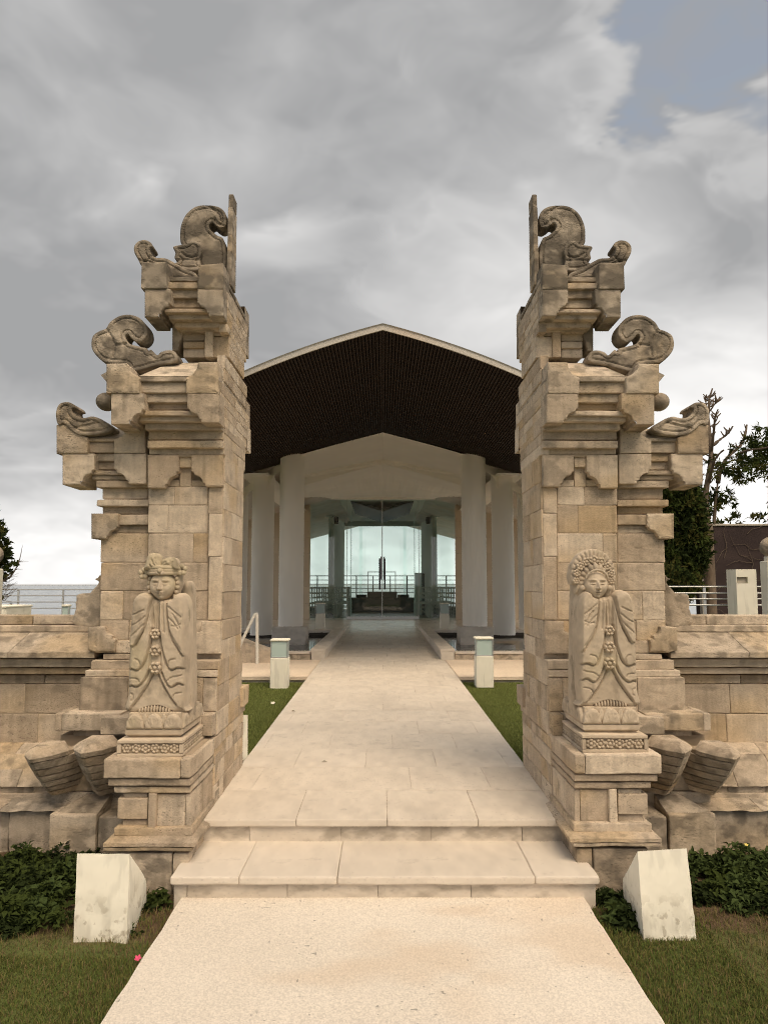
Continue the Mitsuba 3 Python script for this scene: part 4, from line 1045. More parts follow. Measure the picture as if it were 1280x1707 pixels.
rng = np.random.default_rng(5)
D0 = DZ(1497, 0.0)
zt1 = PZ(1462, D0 - .035)
Dr2 = DZ(1403, zt1)
zt2 = PZ(1367, Dr2 - .035)
print('steps', D0, zt1, Dr2, zt2)
SLOPE0 = Dr2 - .03
UPZ0 = zt2
def up_z(y): return UPZ0 + SLOPE * (y - SLOPE0)
structure('path', worn_box(-1.035, 1.035, -1.5, D0 + .02, -.12, 0, .006, .02, .12, .002, 3), 'walk', True, label='pebbledash concrete path in front of the steps')
ST = thing('entrance_steps', 'two wide pale stone steps up through the gate', 'steps')
def tone(a=.3, b=.7): return (rng.uniform(a, b), .1)
def xs_px(l, py, D): return [PX(a, py, D) for a in l]
xs = xs_px([283, 398, 562, 892, 1000], 1462, D0 - .035)
for a, b in zip(xs[:-1], xs[1:]):
    add('tread', worn_box(a + .0007, b - .0007, D0 - .035, Dr2 + .02, zt1 - .042, zt1, .012, .014, .05, .002, int(rng.integers(999))), 'paver', ST, True, tone())
xs = xs_px([290, 312, 479, 630, 785, 993], 1480, D0)
for a, b in zip(xs[:-1], xs[1:]):
    add('riser', worn_box(a + .0008, b - .0008, D0, D0 + .06, -.1, zt1 - .042, .003, .006, .08, .0015, int(rng.integers(999))), 'paver', ST, True, (rng.uniform(.2, .5), .75))
add('mortar_core', boxm(xs[0] + .03, xs[-1] - .03, D0 + .05, Dr2 + .3, -.1, zt1 - .030), 'joint_dirt', ST)
xs = xs_px([338, 416, 568, 719, 870, 942], 1385, Dr2)
for a, b in zip(xs[:-1], xs[1:]):
    add('riser', worn_box(a + .0008, b - .0008, Dr2, Dr2 + .06, zt1 - .05, zt2 - .04, .003, .006, .08, .0015, int(rng.integers(999))), 'paver', ST, True, (rng.uniform(.2, .5), .75))
# paved walk
structure('paved_walk', tilt(boxm(-1.06, 1.06, SLOPE0 + .06, 26.2, UPZ0 - .14, UPZ0 - .004)), 'joint_dirt', label='joint bed of the paved walk to the chapel')
y, r = SLOPE0, 0
while y < 26.1:
    d = .605 if r else .615
    y2 = min(y + d, 26.15)
    if r == 0: xs = xs_px([338, 493, 645, 797, 942], 1365, SLOPE0)
    else:
        n = 4
        xs = np.linspace(-1.06, 1.06, n + 1) + (0, .19, -.13, .08, -.2, .14)[r % 6]
        xs = np.r_[-1.06, xs[(xs > -1.0) & (xs < 1.0)], 1.06]
        if r % 3 == 1: xs = np.delete(xs, 2)
    for a, b in zip(xs[:-1], xs[1:]):
        z0, z1_ = (-.042 if r == 0 else -.03), rng.uniform(-.0015, .0015)
        m = (worn_box(a + .0008, b - .0008, y + .0008, y2 - .0008, UPZ0 + z0, UPZ0 + z1_, .010 if r == 0 else .002, .010 if r == 0 else .004, .07 if r < 6 else .3, .0012, int(rng.integers(999))) if r < 12
             else chamfer_box(a + .002, b - .002, y + .002, y2 - .002, UPZ0 + z0, UPZ0 + z1_, .004))
        m.vertices = np.stack([m.vertices[:, 0], m.vertices[:, 1], m.vertices[:, 2] + SLOPE * (m.vertices[:, 1] - SLOPE0)], 1)
        add('paver', m, 'paver', 'paved_walk', smooth=(r < 12), tone=(rng.uniform(.3, .7), .1))
    y = y2; r += 1
# raised concrete side paths and the pools beyond
textured('side_conc', lambda p, n, uv: mix((0.52, 0.43, 0.335), (0.66, 0.56, 0.45), fbm(p.x * 2, p.y * 2, 0.0, 4)) * (0.9 + 0.2 * noise(p.x * 60, p.y * 60, p.z * 60)), 0.8)
for s, nm in ((-1, 'left'), (1, 'right')):
    a, b = sorted((s * 1.065, s * 9))
    structure('side_path', chamfer_box(a, b, 10.9, 13.3, .25, .312, .01), 'side_conc', label='pale concrete side path crossing the %s lawn' % nm)
    k = add('kerb', chamfer_box(a, b, 10.93, 13.2, .0, .249, .006), 'concrete', labels and [q for q in scene if q.startswith('side_path')][-1])
    a, b = sorted((s * 1.24, s * 8))
    structure('pool_water', boxm(a, b, 13.55, 19.35, .30, .33), 'dark_water', label='dark still water of the %s reflecting pool' % nm)
    PK = thing('pool_surround', 'stone kerb around the dark pool on the %s of the walk' % nm, 'pool kerb', 'pool kerbs')
    rp = np.random.default_rng(61)
    x = 1.245
    while x < 6.5:
        L = rp.uniform(.55, .7)
        a, b = sorted((s * x, s * (x + L)))
        add('kerb_stone', worn_box(a + .002, b - .002, 13.3, 13.56, .30, .405, .006, .012, .2, .002, 5), 'stone', PK, True, (rp.uniform(0, 1), .45))
        add('kerb_cap', worn_box(a + .002, b - .002, 13.28, 13.58, .407, .440, .006, .012, .2, .002, 6), 'paver', PK, True, (rp.uniform(0.3, .7), .2))
        a, b = sorted((s * x, s * (x + L)))
        add('kerb_cap', worn_box(a + .002, b - .002, 19.3, 19.75, .40, .47, .006, .012, .3, .002, 7), 'paver', PK, True, (rp.uniform(.3, .7), .15))
        add('kerb_stone', boxm(a + .002, b - .002, 19.33, 19.5, .0, .398), 'pool_stone', PK)
        x += L
    y = 13.2
    while y < 19.7:
        a, b = sorted((s * .985, s * 1.24))
        y2 = y + .8
        add('kerb_cap', worn_box(a, b, y + .002, y2 - .002, .455, .50, .008, .015, .15, .002, int(y * 10)), 'paver', PK, True, (rp.uniform(.3, .7), .2))
        add('kerb_stone', worn_box(a + s * 0 + .012, b - .012, y + .002, y2 - .002, .2, .454, .006, .012, .2, .002, int(y * 10) + 1), 'paver', PK, True, (rp.uniform(.3, .7), .2))
        y = y2
    a, b = sorted((s * 1.0, s * 12))
    structure('terrace', boxm(a, b, 19.6, 27.5, .1, .415), 'paver', label='stone terrace before the chapel, %s of the walk' % nm)

# ---------------------------------------------------------------- bollard lamps, handrail
def bollard(x, y, z, s, label, h=.62, w=.235):
    B = thing('bollard_lamp', label, 'bollard lamp', 'bollard lamps')
    zg = z + h * .60
    add('post', chamfer_box(x - w / 2, x + w / 2, y, y + w, z - .05, zg, .008), 'plaster', B)
    add('glass', chamfer_box(x - w * .45, x + w * .45, y + .012, y + w - .012, zg + .002, z + h - .028, .004), 'lamp_glass', B)
    add('frame', chamfer_box(x - w * .49, x + w * .49, y + .004, y + w - .004, zg, zg + .014, .003), 'rail_metal', B)
    add('lid', chamfer_box(x - w * .53, x + w * .53, y - .01, y + w + .01, z + h - .028, z + h, .008), 'plaster', B)
    for sx in (-1, 1):
        add('frame', boxm(x + sx * w * .47 - .006, x + sx * w * .47 + .006, y + .003, y + .015, zg, z + h - .027), 'rail_metal', B)
Db = 10.35
bollard(PX(464.5, 1143, Db), Db, PZ(1144, Db), -1, 'white bollard lamp with glass head on the lawn left of the walk')
bollard(PX(808.5, 1140, Db), Db, PZ(1141, Db), 1, 'white bollard lamp with glass head on the lawn right of the walk')
bollard(PX(533.5, 1042, 20.2), 20.2, .42, -1, 'small bollard lamp with glass head at the left foot of the chapel glass', .70)
bollard(PX(741.5, 1042, 20.2), 20.2, .42, 1, 'small bollard lamp with glass head at the right foot of the chapel glass', .70)
H = thing('handrail', 'white handrail rising beside the left pool, behind the left gate half', 'handrail')
Dh = 12.6
add('post', tube([P3(428.5, 1024, Dh), P3(429, 1107, Dh) + [0, 0, -.05]], .026, 10), 'white_paint', H, True)
add('rail', tube([P3(430, 1023, Dh), P3(425, 1023.5, Dh), P3(404, 1068, Dh), P3(380, 1120, Dh)], .026, 10), 'white_paint', H, True)
R_ = thing('ramp_wall', 'low sloping limestone ramp wall under the white handrail', 'wall')
add('stone', prism([(PX(a, b, 12.75), PZ(b, 12.75)) for a, b in [(380, 1058), (408, 1071), (440, 1083), (451, 1083), (451, 1110), (380, 1110)]], 12.75, 13.25, .01), 'stone', R_, tone=(.8, .1))

# ---------------------------------------------------------------- chapel
C = thing('chapel', 'white columned chapel with dark slatted gable roof and glass front', 'chapel')
ZR, SL = PZ(718, 16.35), .262
yf0 = DZ(548, ZR)
def soff(x): return ZR - SL * abs(x)
def yfront(x): return yf0 + .135 * x * x
XE = 5.4
print('roof', ZR, yf0)
# soffit backing, slats, fascia and the roof slab
def sheet(fn, xs, n, mat, name, parent, smooth=False):
    V, Fc = [], []
    for x in xs:
        for t in np.linspace(0, 1, n): V.append(fn(x, t))
    for i in range(len(xs) - 1):
        for j in range(n - 1):
            a = i * n + j; Fc += [[a, a + n, a + n + 1], [a, a + n + 1, a + 1]]
    return add(name, trimesh.Trimesh(np.array(V), np.array(Fc), process=False), mat, parent, smooth)
xs = np.linspace(-XE, XE, 61)
YB = 40.0
RF = C + '__roof'
sheet(lambda x, t: (x, yfront(x) + t * (17.2 - yfront(x)), soff(x) + .045), xs, 2, 'slat_gap', 'soffit_board', RF)
sl = []
for x in np.arange(-XE + .02, XE, .0465):
    yy = yfront(x) + .02
    b = boxm(x - .0172, x + .0172, yy, 17.2, soff(x), soff(x) + .04)
    sl.append(b)
add('slat', cat_(sl), 'slat_wood', RF, label='dark timber soffit slats', kind='stuff')
add('ridge_board', boxm(-.012, .012, yf0 + .02, 17.0, ZR + .002, ZR + .04), 'slat_wood', RF)
for a, b in ((-XE, -3.6), (-3.6, -1.98), (-1.98, .0038), (-.0038, 1.98), (1.98, 3.6), (3.6, XE)):
    xx = np.linspace(a + .004, b - .004, 14)
    prof = [(-.0, -.012), (-.0, .058), (-.02, .072), (.25, .085), (.25, .046), (.025, .046), (.025, -.012)]
    V = np.array([[x, yfront(x) + dy, soff(x) + dz] for x in xx for dy, dz in prof]); n = len(prof)
    Fc = []
    for i in range(len(xx) - 1):
        for j in range(n):
            p, q_ = i * n + j, i * n + (j + 1) % n; Fc += [[p, p + n, q_ + n], [p, q_ + n, q_]]
    add('fascia', trimesh.Trimesh(V, np.array(Fc), process=False), 'fascia', RF)
sheet(lambda x, t: (x, yfront(x) + .1 + t * (YB - yfront(x)), soff(x) + .065), xs, 2, 'fascia', 'roof_slab', RF)
# columns: upright shells, outer edge towards the visitor
def column(x, y, zb, rx, ry, ang, s, plinth):
    zt = soff(abs(x) - .35) + .05
    th = np.linspace(0, 2 * np.pi, 49)[:-1]
    px_, py_ = rx * np.sign(np.cos(th)) * np.abs(np.cos(th)) ** .9, ry * np.sin(th)
    ca, sa = math.cos(ang), math.sin(ang)
    X, Y = x + s * (px_ * ca - py_ * sa), y + (px_ * sa + py_ * ca)
    pts = [np.stack([X, Y, 0 * X + z], 1) for z in (zb, zb + .02, zt)]
    n = len(th); i = np.arange(n); j = (i + 1) % n
    f = []
    for r_ in range(2):
        f += [np.stack([r_ * n + i, r_ * n + j, r_ * n + n + j], 1), np.stack([r_ * n + i, r_ * n + n + j, r_ * n + n + i], 1)]
    add('column', trimesh.Trimesh(np.vstack(pts), np.vstack(f), process=False), 'white_wall', C, True)
    if plinth:
        add('column_plinth', worn_box(x - .36, x + .36, y - .34, y + .34, .15, zb - .002, .02, .02, .12, .004, 9), 'paver', C, True, (.4, .45))
for s in (-1, 1):
    column(s * 2.0, 16.65, PZ(1045, 16.35), .30, .215, -.85, s, True)
    column(s * 2.83, 17.9, .44, .29, .20, -.85, s, False)
    column(s * 3.75, 19.6, .44, .29, .20, -.85, s, False)
# white vaulted porch: ring beam, ceiling, drop beam
def gable(zfun, yfun0, yfun1, xs, name, mat='white_wall', n=2):
    return sheet(lambda x, t: (x, yfun0(x) + t * (yfun1(x) - yfun0(x)), zfun(x, t)), xs, n, mat, name, C)
xc = np.r_[np.linspace(-2.12, 0, 22), np.linspace(0, 2.12, 22)[1:]]
arch = lambda x: .03 * (abs(x) / 1.9) ** 4
yD = lambda x: 20.2 - .40 * abs(x)
gable(lambda x, t: soff(x) - .006 - arch(x), lambda x: 16.5, yD, xc, 'porch_ceiling')
dropz = lambda x: 1.6 + 3.24 - .30 * abs(x) - .02 * abs(x) ** 2
gable(lambda x, t: (soff(x) - .006) * (1 - t) + dropz(x) * t, yD, yD, xc, 'drop_beam')
gable(lambda x, t: soff(x) - .09, lambda x: yD(x) - .16, yD, xc, 'cove_lip')
gable(lambda x, t: (soff(x) - .006) * (1 - t) + (soff(x) - .09) * t, lambda x: yD(x) - .16, lambda x: yD(x) - .16, xc, 'cove_lip')
xw = np.r_[np.linspace(-6, 0, 30), np.linspace(0, 6, 30)[1:]]
ZG = PZ(832, 26.0)
gable(lambda x, t: dropz(x) * (1 - t) + t * (ZG + .012 + .05 * (1 - abs(x) / 2.6)), yD, lambda x: 26.2, np.r_[np.linspace(-2.6, 0, 20), np.linspace(0, 2.6, 20)[1:]], 'inner_ceiling')
gable(lambda x, t: 1.6 + 2.55, lambda x: 17.2, lambda x: 26.2, np.linspace(-6.5, -2.62, 8), 'side_ceiling'); gable(lambda x, t: 1.6 + 2.55, lambda x: 17.2, lambda x: 26.2, np.linspace(2.62, 6.5, 8), 'side_ceiling')
# arches between the columns
for s in (-1, 1):
    for (xa, ya, xb, yb) in ((2.05, 16.75, 2.72, 17.75), (2.9, 18.1, 3.6, 19.4)):
        V, Fc = [], []
        for k_, t in enumerate(np.linspace(0, 1, 13)):
            x, y_ = xa + (xb - xa) * t, ya + (yb - ya) * t
            V += [(s * x, y_, soff(x) + .05), (s * x, y_, soff(x) - .16 - .30 * (2 * t - 1) ** 4)]
            if k_: a = 2 * k_ - 2; Fc += [[a, a + 1, a + 3], [a, a + 3, a + 2]]
        add('arch', trimesh.Trimesh(np.array(V), np.array(Fc), process=False), 'white_wall', C)
add('lintel', boxm(-2.62, 2.62, 26.02, 26.3, ZG, ZR), 'white_wall', C)
rc = np.random.default_rng(77)
for s in (-1, 1):
    zz = .415
    r = 0
    while zz < 4.3:
        h = .56
        x = 2.50 if s > 0 else 2.50
        x = x if r % 2 == 0 else x
        first = True
        while x < 6.4:
            L = 1.05 if not (first and r % 2) else .55
            first = False
            a, b = sorted((s * x, s * min(x + L, 6.4)))
            add('wall_stone', chamfer_box(a + .003, b - .003, 25.98 + rc.uniform(0, .004), 26.28, zz + .003, zz + h - .003, .006), 'chapel_stone', C, tone=(rc.uniform(0, 1), .1))
            x += L
        zz += h; r += 1
    a, b = sorted((s * 2.52, s * 6.4))
    add('wall_core', boxm(a, b, 26.0, 26.26, .4, 4.4), 'mortar_pale', C)
# glass front and double door
DG = 26.1
zd0 = .425
px_x = [PX(a, 930, DG) for a in (516, 578, 637, 698, 757)]
for i, nm in enumerate(('glass_panel', 'door', 'door', 'glass_panel')):
    a, b = px_x[i], px_x[i + 1]
    K = key_of(nm, C)
    z0 = zd0 + (.10 if nm == 'door' else 0)
    add('pane', trimesh.Trimesh([(a + .008, DG, z0), (b - .008, DG, z0), (b - .008, DG, ZG - .01), (a + .008, DG, ZG - .01)], [[0, 1, 2], [0, 2, 3]], process=False), 'glass', K)
    if nm == 'door':
        add('rail', boxm(a + .01, b - .01, DG - .02, DG + .02, zd0 + .01, z0), 'rail_metal', K)
        hx = b - .085 if i == 1 else a + .085
        add('handle', tube([(hx, DG - .07, PZ(983, DG)), (hx, DG - .07, PZ(931, DG))], .028, 10), 'handle_dark', K, True)
        add('handle', tube([(hx + (.05 if i == 1 else -.02), DG + .07, PZ(966, DG)), (hx + (.05 if i == 1 else -.02), DG + .07, PZ(928, DG))], .024, 10), 'handle_dark', K, True)
        add('handle_pin', tube([(hx, DG - .07, PZ(951, DG)), (hx, DG + .07, PZ(951, DG))], .02, 8), 'handle_dark', K, True)
for i in (1, 2, 3):
    add('glass_edge', boxm(px_x[i] - (.014 if i == 2 else .009), px_x[i] + (.014 if i == 2 else .009), DG - .012, DG + .012, zd0, ZG - .012), 'chair_paint' if i != 2 else 'rail_metal', C)
for i, d in ((1, .16), (3, -.16)):
    add('glass_fin', boxm(px_x[i] + d * .9 - .008, px_x[i] + d * .9 + .008, DG + .03, DG + .30, zd0, ZG - .4), 'lamp_glass', C)
# hall behind the glass
ZC = 1.6 + 3.02
ZW = 1.6 + 2.80
add('hall_floor', boxm(-6, 6, 26.15, 37.5, .2, .41), 'floor_dark', C)
add('hall_ceiling', boxm(-6, 6, 26.3, 37.5, ZC, ZC + .1), 'ceiling_grey', C)
for s in (-1, 1):
    def seg(p, q_, z0, z1_, name, mat, th=.12):
        p, q_ = np.array(p, float) * [s, 1], np.array(q_, float) * [s, 1]
        d = (q_ - p) / np.linalg.norm(q_ - p); nrm = np.array([-d[1], d[0]]) * th / 2
        pts = [(*(a + o), z) for a in (p, q_) for o in (nrm, -nrm) for z in (z0, z1_)]
        add(name, hullm(pts), mat, C)
    seg((6, 26.3), (4.75, 26.7), .2, ZC, 'hall_wall', 'ceiling_grey')
    seg((4.75, 26.7), (2.15, 31.4), ZW, ZC, 'hall_lintel', 'ceiling_grey')
    seg((2.15, 31.4), (1.93, 36.2), .2, ZC, 'hall_pier', 'ceiling_grey', .2)
    seg((4.75, 26.7), (2.15, 31.4), .3, .75, 'hall_sill', 'altar_dark')
    for t in (0.0, .33, .66):
        a = np.array((4.75, 26.7)) * (1 - t) + np.array((2.15, 31.4)) * t; b = np.array((4.75, 26.7)) * (1 - t - .325) + np.array((2.15, 31.4)) * (t + .325)
        add('side_pane', trimesh.Trimesh([(s * a[0], a[1], .75), (s * b[0], b[1], .75), (s * b[0], b[1], ZW), (s * a[0], a[1], ZW)], [[0, 1, 2], [0, 2, 3]], process=False), 'glass_clear', C)
        add('side_fin', boxm(s * b[0] - .02, s * b[0] + .02, b[1] - .05, b[1] + .05, .75, ZW), 'lamp_glass', C)
add('hall_lintel', boxm(-1.95, 1.95, 36.1, 36.3, ZW, ZC), 'ceiling_grey', C)
for a, b in ((-1.93, -.68), (-.68, .68), (.68, 1.93)):
    add('end_pane', trimesh.Trimesh([(a, 36.2, .5), (b, 36.2, .5), (b, 36.2, ZW), (a, 36.2, ZW)], [[0, 1, 2], [0, 2, 3]], process=False), 'glass_clear', C)
for a in (-1.05, 1.05):
    add('end_fin', boxm(a - .07, a + .07, 36.25, 36.4, .5, ZW), 'glass_clear', C)
for s in (-1, 1):
    A, B = P3(637, 853, 27.3), P3(637 + s * 54, 835, 27.3)
    add('ceiling_keel', hullm([A, B, A + [0, 0, .10], B + [0, 0, .02], A + [0, 5, 0], B + [0, 5, 0], A + [0, 5, .10], B + [0, 5, .02]]), 'dark_trim', C)
# furniture of the hall
AL = thing('altar', 'dark altar block on a long step behind the glass doors', 'altar')
add('step', chamfer_box(-1.55, 1.5, 33.6, 35.6, .38, PZ(997, 33.6), .02), 'altar_dark', AL)
add('block', chamfer_box(PX(612, 990, 34), PX(662, 990, 34), 34.0, 34.8, PZ(998, 33.6), PZ(986.5, 34), .02), 'altar_dark', AL)
for a, b in ((594, 611), (663, 682)):
    add('side_block', chamfer_box(PX(a, 990, 34), PX(b, 990, 34), 34.1, 34.6, PZ(998, 33.6), PZ(991.5, 34), .02), 'altar_dark', AL)
LE = thing('lectern', 'tall grey panelled lectern by the right side of the altar', 'lectern')
add('body', chamfer_box(PX(692, 980, 30), PX(703, 980, 30), 30.0, 30.3, .4, PZ(955, 30), .01), 'lamp_glass', LE)
add('side_panel', chamfer_box(PX(703.3, 980, 30), PX(708, 980, 30), 30.02, 30.28, .4, PZ(955.5, 30), .01), 'altar_dark', LE)
for s, nm in ((-1, 'left'), (1, 'right')):
    SPK = thing('loudspeaker', 'small black loudspeaker high on the %s pier inside the chapel' % nm, 'loudspeaker', 'loudspeakers on the piers')
    p = P3(637 + s * 76, 868, 32.0)
    add('cabinet', chamfer_box(p[0] - .09, p[0] + .09, p[1] - .25, p[1] - .08, p[2] - .15, p[2] + .15, .02), 'dark_trim', SPK)
    add('bracket_arm', boxm(p[0] - .02, p[0] + .02, p[1] - .08, p[1] + .12, p[2] - .03, p[2] + .03), 'dark_trim', SPK)
chair = []
h, w = 1.12, .40
for sx in (-1, 1):
    chair.append(tube([(sx * w / 2, 0, 0), (sx * w / 2 * .95, -.02, .55), (sx * w / 2 * .9, -.07, h)], .019, 6))
    chair.append(tube([(sx * w / 2, .40, 0), (sx * w / 2, .38, .5)], .018, 6))
chair.append(chamfer_box(-.21, .21, -.02, .41, .5, .55, .012))
for zz in (.70, .86, 1.08): chair.append(boxm(-.18, .18, -.075, -.045, zz, zz + .03))
for q_ in (-.11, 0, .11): chair.append(boxm(q_ - .011, q_ + .011, -.07, -.05, .70, 1.1))
for zz in (.2, .35): chair.append(boxm(-.2, .2, -.01, .01, zz, zz + .018))
chair = cat_(chair)
cply = mikit.ply(chair, 'chair_paint')
names = ['first', 'second', 'third', 'fourth', 'fifth']
for s, nm in ((-1, 'left'), (1, 'right')):
    for ry in range(4):
        for cxx in range(3):
            kk = key_of('slat_back_chair')
            scene[kk] = dict(cply, to_world=T().translate([s * (1.47 + .50 * cxx), 27.7 + 1.05 * ry, .41]))
            labels[kk] = dict(label='pale slat backed chair, %s row from the doors, %s, %s block' % (names[ry], ('aisle end', 'middle', 'outer end')[cxx], nm), category='chair', group='chairs in the %s block' % nm)
# railing and frame on the sea terrace
structure('sea_terrace', boxm(-9, 9, 30.0, 42, -9.0, .19), 'paver', label='stone terrace between the chapel and the sea')
SR = thing('sea_railing', 'thin metal railing of four bars on the terrace behind the chapel', 'railing')
for q_ in (-4.2, -3.35, -2.5, -1.35, -.5, .38, 1.24, 2.4, 3.25, 4.1):
    add('post', boxm(q_ - .03, q_ + .03, 38.97, 39.03, .4, PZ(960, 39)), 'rail_dark', SR)
for yy in (960, 967, 974, 981, 988):
    zz = PZ(yy, 39)
    add('rail', tube([(-6, 39, zz), (6, 39, zz)], .018 if yy > 960 else .024, 6), 'rail_dark', SR)
FRM = thing('wedding_frame', 'thin rectangular metal frame standing behind the altar', 'frame')
a, b = P3(613.5, 953.5, 37.7), P3(659, 953.5, 37.7)
add('bar', tube([(a[0], 37.7, .4), (a[0], 37.7, a[2])], .022, 6), 'chair_paint', FRM); add('bar', tube([(b[0], 37.7, .4), (b[0], 37.7, a[2])], .022, 6), 'chair_paint', FRM)
add('bar', tube([(a[0] - .022, 37.7, a[2]), (b[0] + .022, 37.7, a[2])], .022, 6), 'chair_paint', FRM)

# ---------------------------------------------------------------- wedge shaped spotlight housings
def housing(pts_front, D, pts_side, label, key='spotlight_housing'):
    """White wedge: rectangular back towards the camera, the side narrowing to a sloped top."""
    K = thing(key, label, 'spotlight housing', 'white wedge spotlight housings')
    m = hullm(pts_front + pts_side).subdivide_to_size(.03)
    v = np.array(m.vertices)
    n = m.vertex_normals
    m.vertices = v + n * (.010 * (meshkit.fbm(v * 16, 4, 6) - .5))[:, None] * (0.4 + 1.2 * np.clip((.30 - v[:, 2]) / .2, 0, 1))[:, None]
    add('shell', m, 'plaster', K, 24)
    return K
for s in (-1, 1):
    # back face (towards the visitor), leaning; then the sloped light opening faces the gate
    Dn = 3.30
    q4 = [(123, 1566), (212, 1572), (129, 1423), (216, 1424)] if s < 0 else [(1163, 1568), (1074, 1569), (1145, 1415), (1063, 1420)]
    zb = -.05
    Db_ = DZ(1570, -.03)
    Dt = Db_ + .10
    fb = [P3(*q4[0], Db_), P3(*q4[1], Db_), P3(*q4[2], Dt), P3(*q4[3], Dt)]
    fb[0][2] -= .04; fb[1][2] -= .04
    cs = P3(244 if s < 0 else 1039, 1465, Db_ + .36); cl = P3(242 if s < 0 else 1041, 1520, Db_ + .40)
    wdt = (fb[1] - fb[0]) * [1, 0, 0]
    sd = [cs, cs - wdt * 1.0, [cl[0], cl[1] + .02, -.05], [cl[0] - wdt[0], cl[1] + .02, -.05]]
    housing(fb, Db_, sd, 'white wedge shaped spotlight housing on the grass, left of the steps' if s < 0 else 'white wedge shaped spotlight housing on bare soil, right of the steps')
Dq = 6.05
housing([P3(398, 1262, Dq), P3(385, 1262, Dq), P3(413, 1262, Dq + .05) - [0, 0, .05], P3(413, 1192, Dq + .1), P3(398, 1192, Dq + .1), P3(385, 1192, Dq + .1)], Dq,
        [P3(404, 1230, Dq + .4), P3(404, 1262, Dq + .4) - [0, 0, .06], P3(380, 1230, Dq + .4)], 'white spotlight housing partly hidden behind the foot of the left gate half')

# ---------------------------------------------------------------- things beyond the wall
def railing(name, label, D, posts, rails, x0, x1, mat, rr, zbase=0.1):
    K = thing(name, label, 'railing')
    for p in posts:
        t = P3(p, rails[0], D)
        add('post', boxm(t[0] - rr * 1.6, t[0] + rr * 1.6, D - rr, D + rr, zbase, t[2]), mat, K)
    for yy in rails:
        a, b = PX(x0, yy, D), PX(x1, yy, D)
        add('rail', tube([(a, D - rr * 1.5, PZ(yy, D)), (b, D - rr * 1.5, PZ(yy, D))], rr, 8), mat, K, True)
railing('terrace_railing', 'pale metal railing with four bars, right of the gate below the dark wall', 8.2, (1100, 1174, 1226, 1282, 1345), (978, 989, 998.5, 1009), 1080, 1360, 'rail_metal', .0085)
railing('terrace_railing', 'thin metal railing over the sea, left of the gate', 14.0, (-50, 31.5, 106, 180), (983, 993, 1003.5, 1014), -120, 240, 'rail_metal', .010)
K = thing('gate_pillar', 'white pillar with a small square opening, by the right railing', 'pillar')
Dp_ = 7.9
a, b = PX(1228, 980, Dp_), PX(1262, 980, Dp_)
m = manifold3d.Manifold.cube((b - a, .22, PZ(949, Dp_) - 0)).translate((a, Dp_, 0))
zc = PZ(967, Dp_)
m = m - manifold3d.Manifold.cube((PX(1247, 967, Dp_) - a - .006, .1, PZ(962, Dp_) - PZ(972.5, Dp_))).translate((a + .006, Dp_ - .05, PZ(972.5, Dp_)))
mm = m.to_mesh(); add('body', (mm.vert_properties[:, :3], mm.tri_verts), 'plaster', K)
add('recess_plate', boxm(a + .01, PX(1246, 967, Dp_), Dp_ + .03, Dp_ + .05, PZ(972, Dp_), PZ(962.5, Dp_)), 'concrete', K)
for s, nm in ((1, 'right'), (-1, 'left')):
    D = 6.6
    c = P3(1285 if s > 0 else -12, 912 if s > 0 else 925, D)
    K = thing('globe_finial', 'weathered stone globe on a white post at the %s edge of the picture' % nm, 'globe finial', 'stone globes on posts')
    add('globe', lump(c[0], c[1], c[2], .088, .088, .088, 4, 0, .004, 3), 'stone', K, True, (.5, .6))
    add('post', chamfer_box(c[0] - .07, c[0] + .07, D - .07, D + .07, .1, c[2] - .12, .008), 'plaster', K)
    add('collar', chamfer_box(c[0] - .045, c[0] + .045, D - .045, D + .045, c[2] - .125, c[2] - .08, .006), 'plaster', K)
D = 10.0
x, z = PX(108.5, 1023, D), PZ(1023, D)
bollard(x, D, .25, -1, 'lone bollard lamp whose glass head shows above the left wall', h=PZ(1008, D) - .25, w=.09)
K = thing('planter_box', 'cream rendered planter box behind the left wall, at the picture edge', 'planter')
add('body', chamfer_box(PX(-70, 1015, 8), PX(10, 1015, 8), 8.0, 8.6, .1, PZ(1011, 8), .015), 'plaster', K)
add('rim', chamfer_box(PX(-71, 1015, 8), PX(11, 1015, 8), 7.99, 8.61, PZ(1014, 8), PZ(1010.5, 8), .006), 'plaster', K)
DWk = thing('dark_wall', 'tall dark brown wall with bare creeper stems, on the right beyond the railing', 'wall')
Dd = 17.0
x0 = PX(1169, 930, Dd)
zt0 = PZ(877, Dd)
rd = np.random.default_rng(8)
add('face', chamfer_box(x0, x0 + 9, Dd, Dd + .4, 0, zt0, .02), 'dark_stone', DWk)
add('coping', chamfer_box(x0 - .03, x0 + 9, Dd - .03, Dd + .43, zt0 + .001, zt0 + .05, .012), 'concrete', DWk)
add('edge_strip', chamfer_box(x0 - .03, x0 + .012, Dd - .04, Dd + .1, 0, zt0 - .001, .004), 'concrete', DWk)
vn = []
for k in range(46):
    p = np.array([x0 + rd.uniform(.0, 3.2), Dd - .02, rd.uniform(.9, zt0 - .15)])
    pts = [p]; an = rd.uniform(0, 6.28)
    for q_ in range(rd.integers(3, 7)):
        an += rd.normal(0, .55)
        p = p + .16 * np.array([math.cos(an), 0, math.sin(an)]); p = p.copy(); p[1] = Dd - rd.uniform(.01, .05); p[2] = min(p[2], zt0 + .05)
        pts.append(p)
    vn.append(tube(pts, np.linspace(.007, .003, len(pts)), 4))
add('creeper_stem', cat_(vn), 'bark', DWk, kind='stuff', label='bare creeper stems on the dark wall')

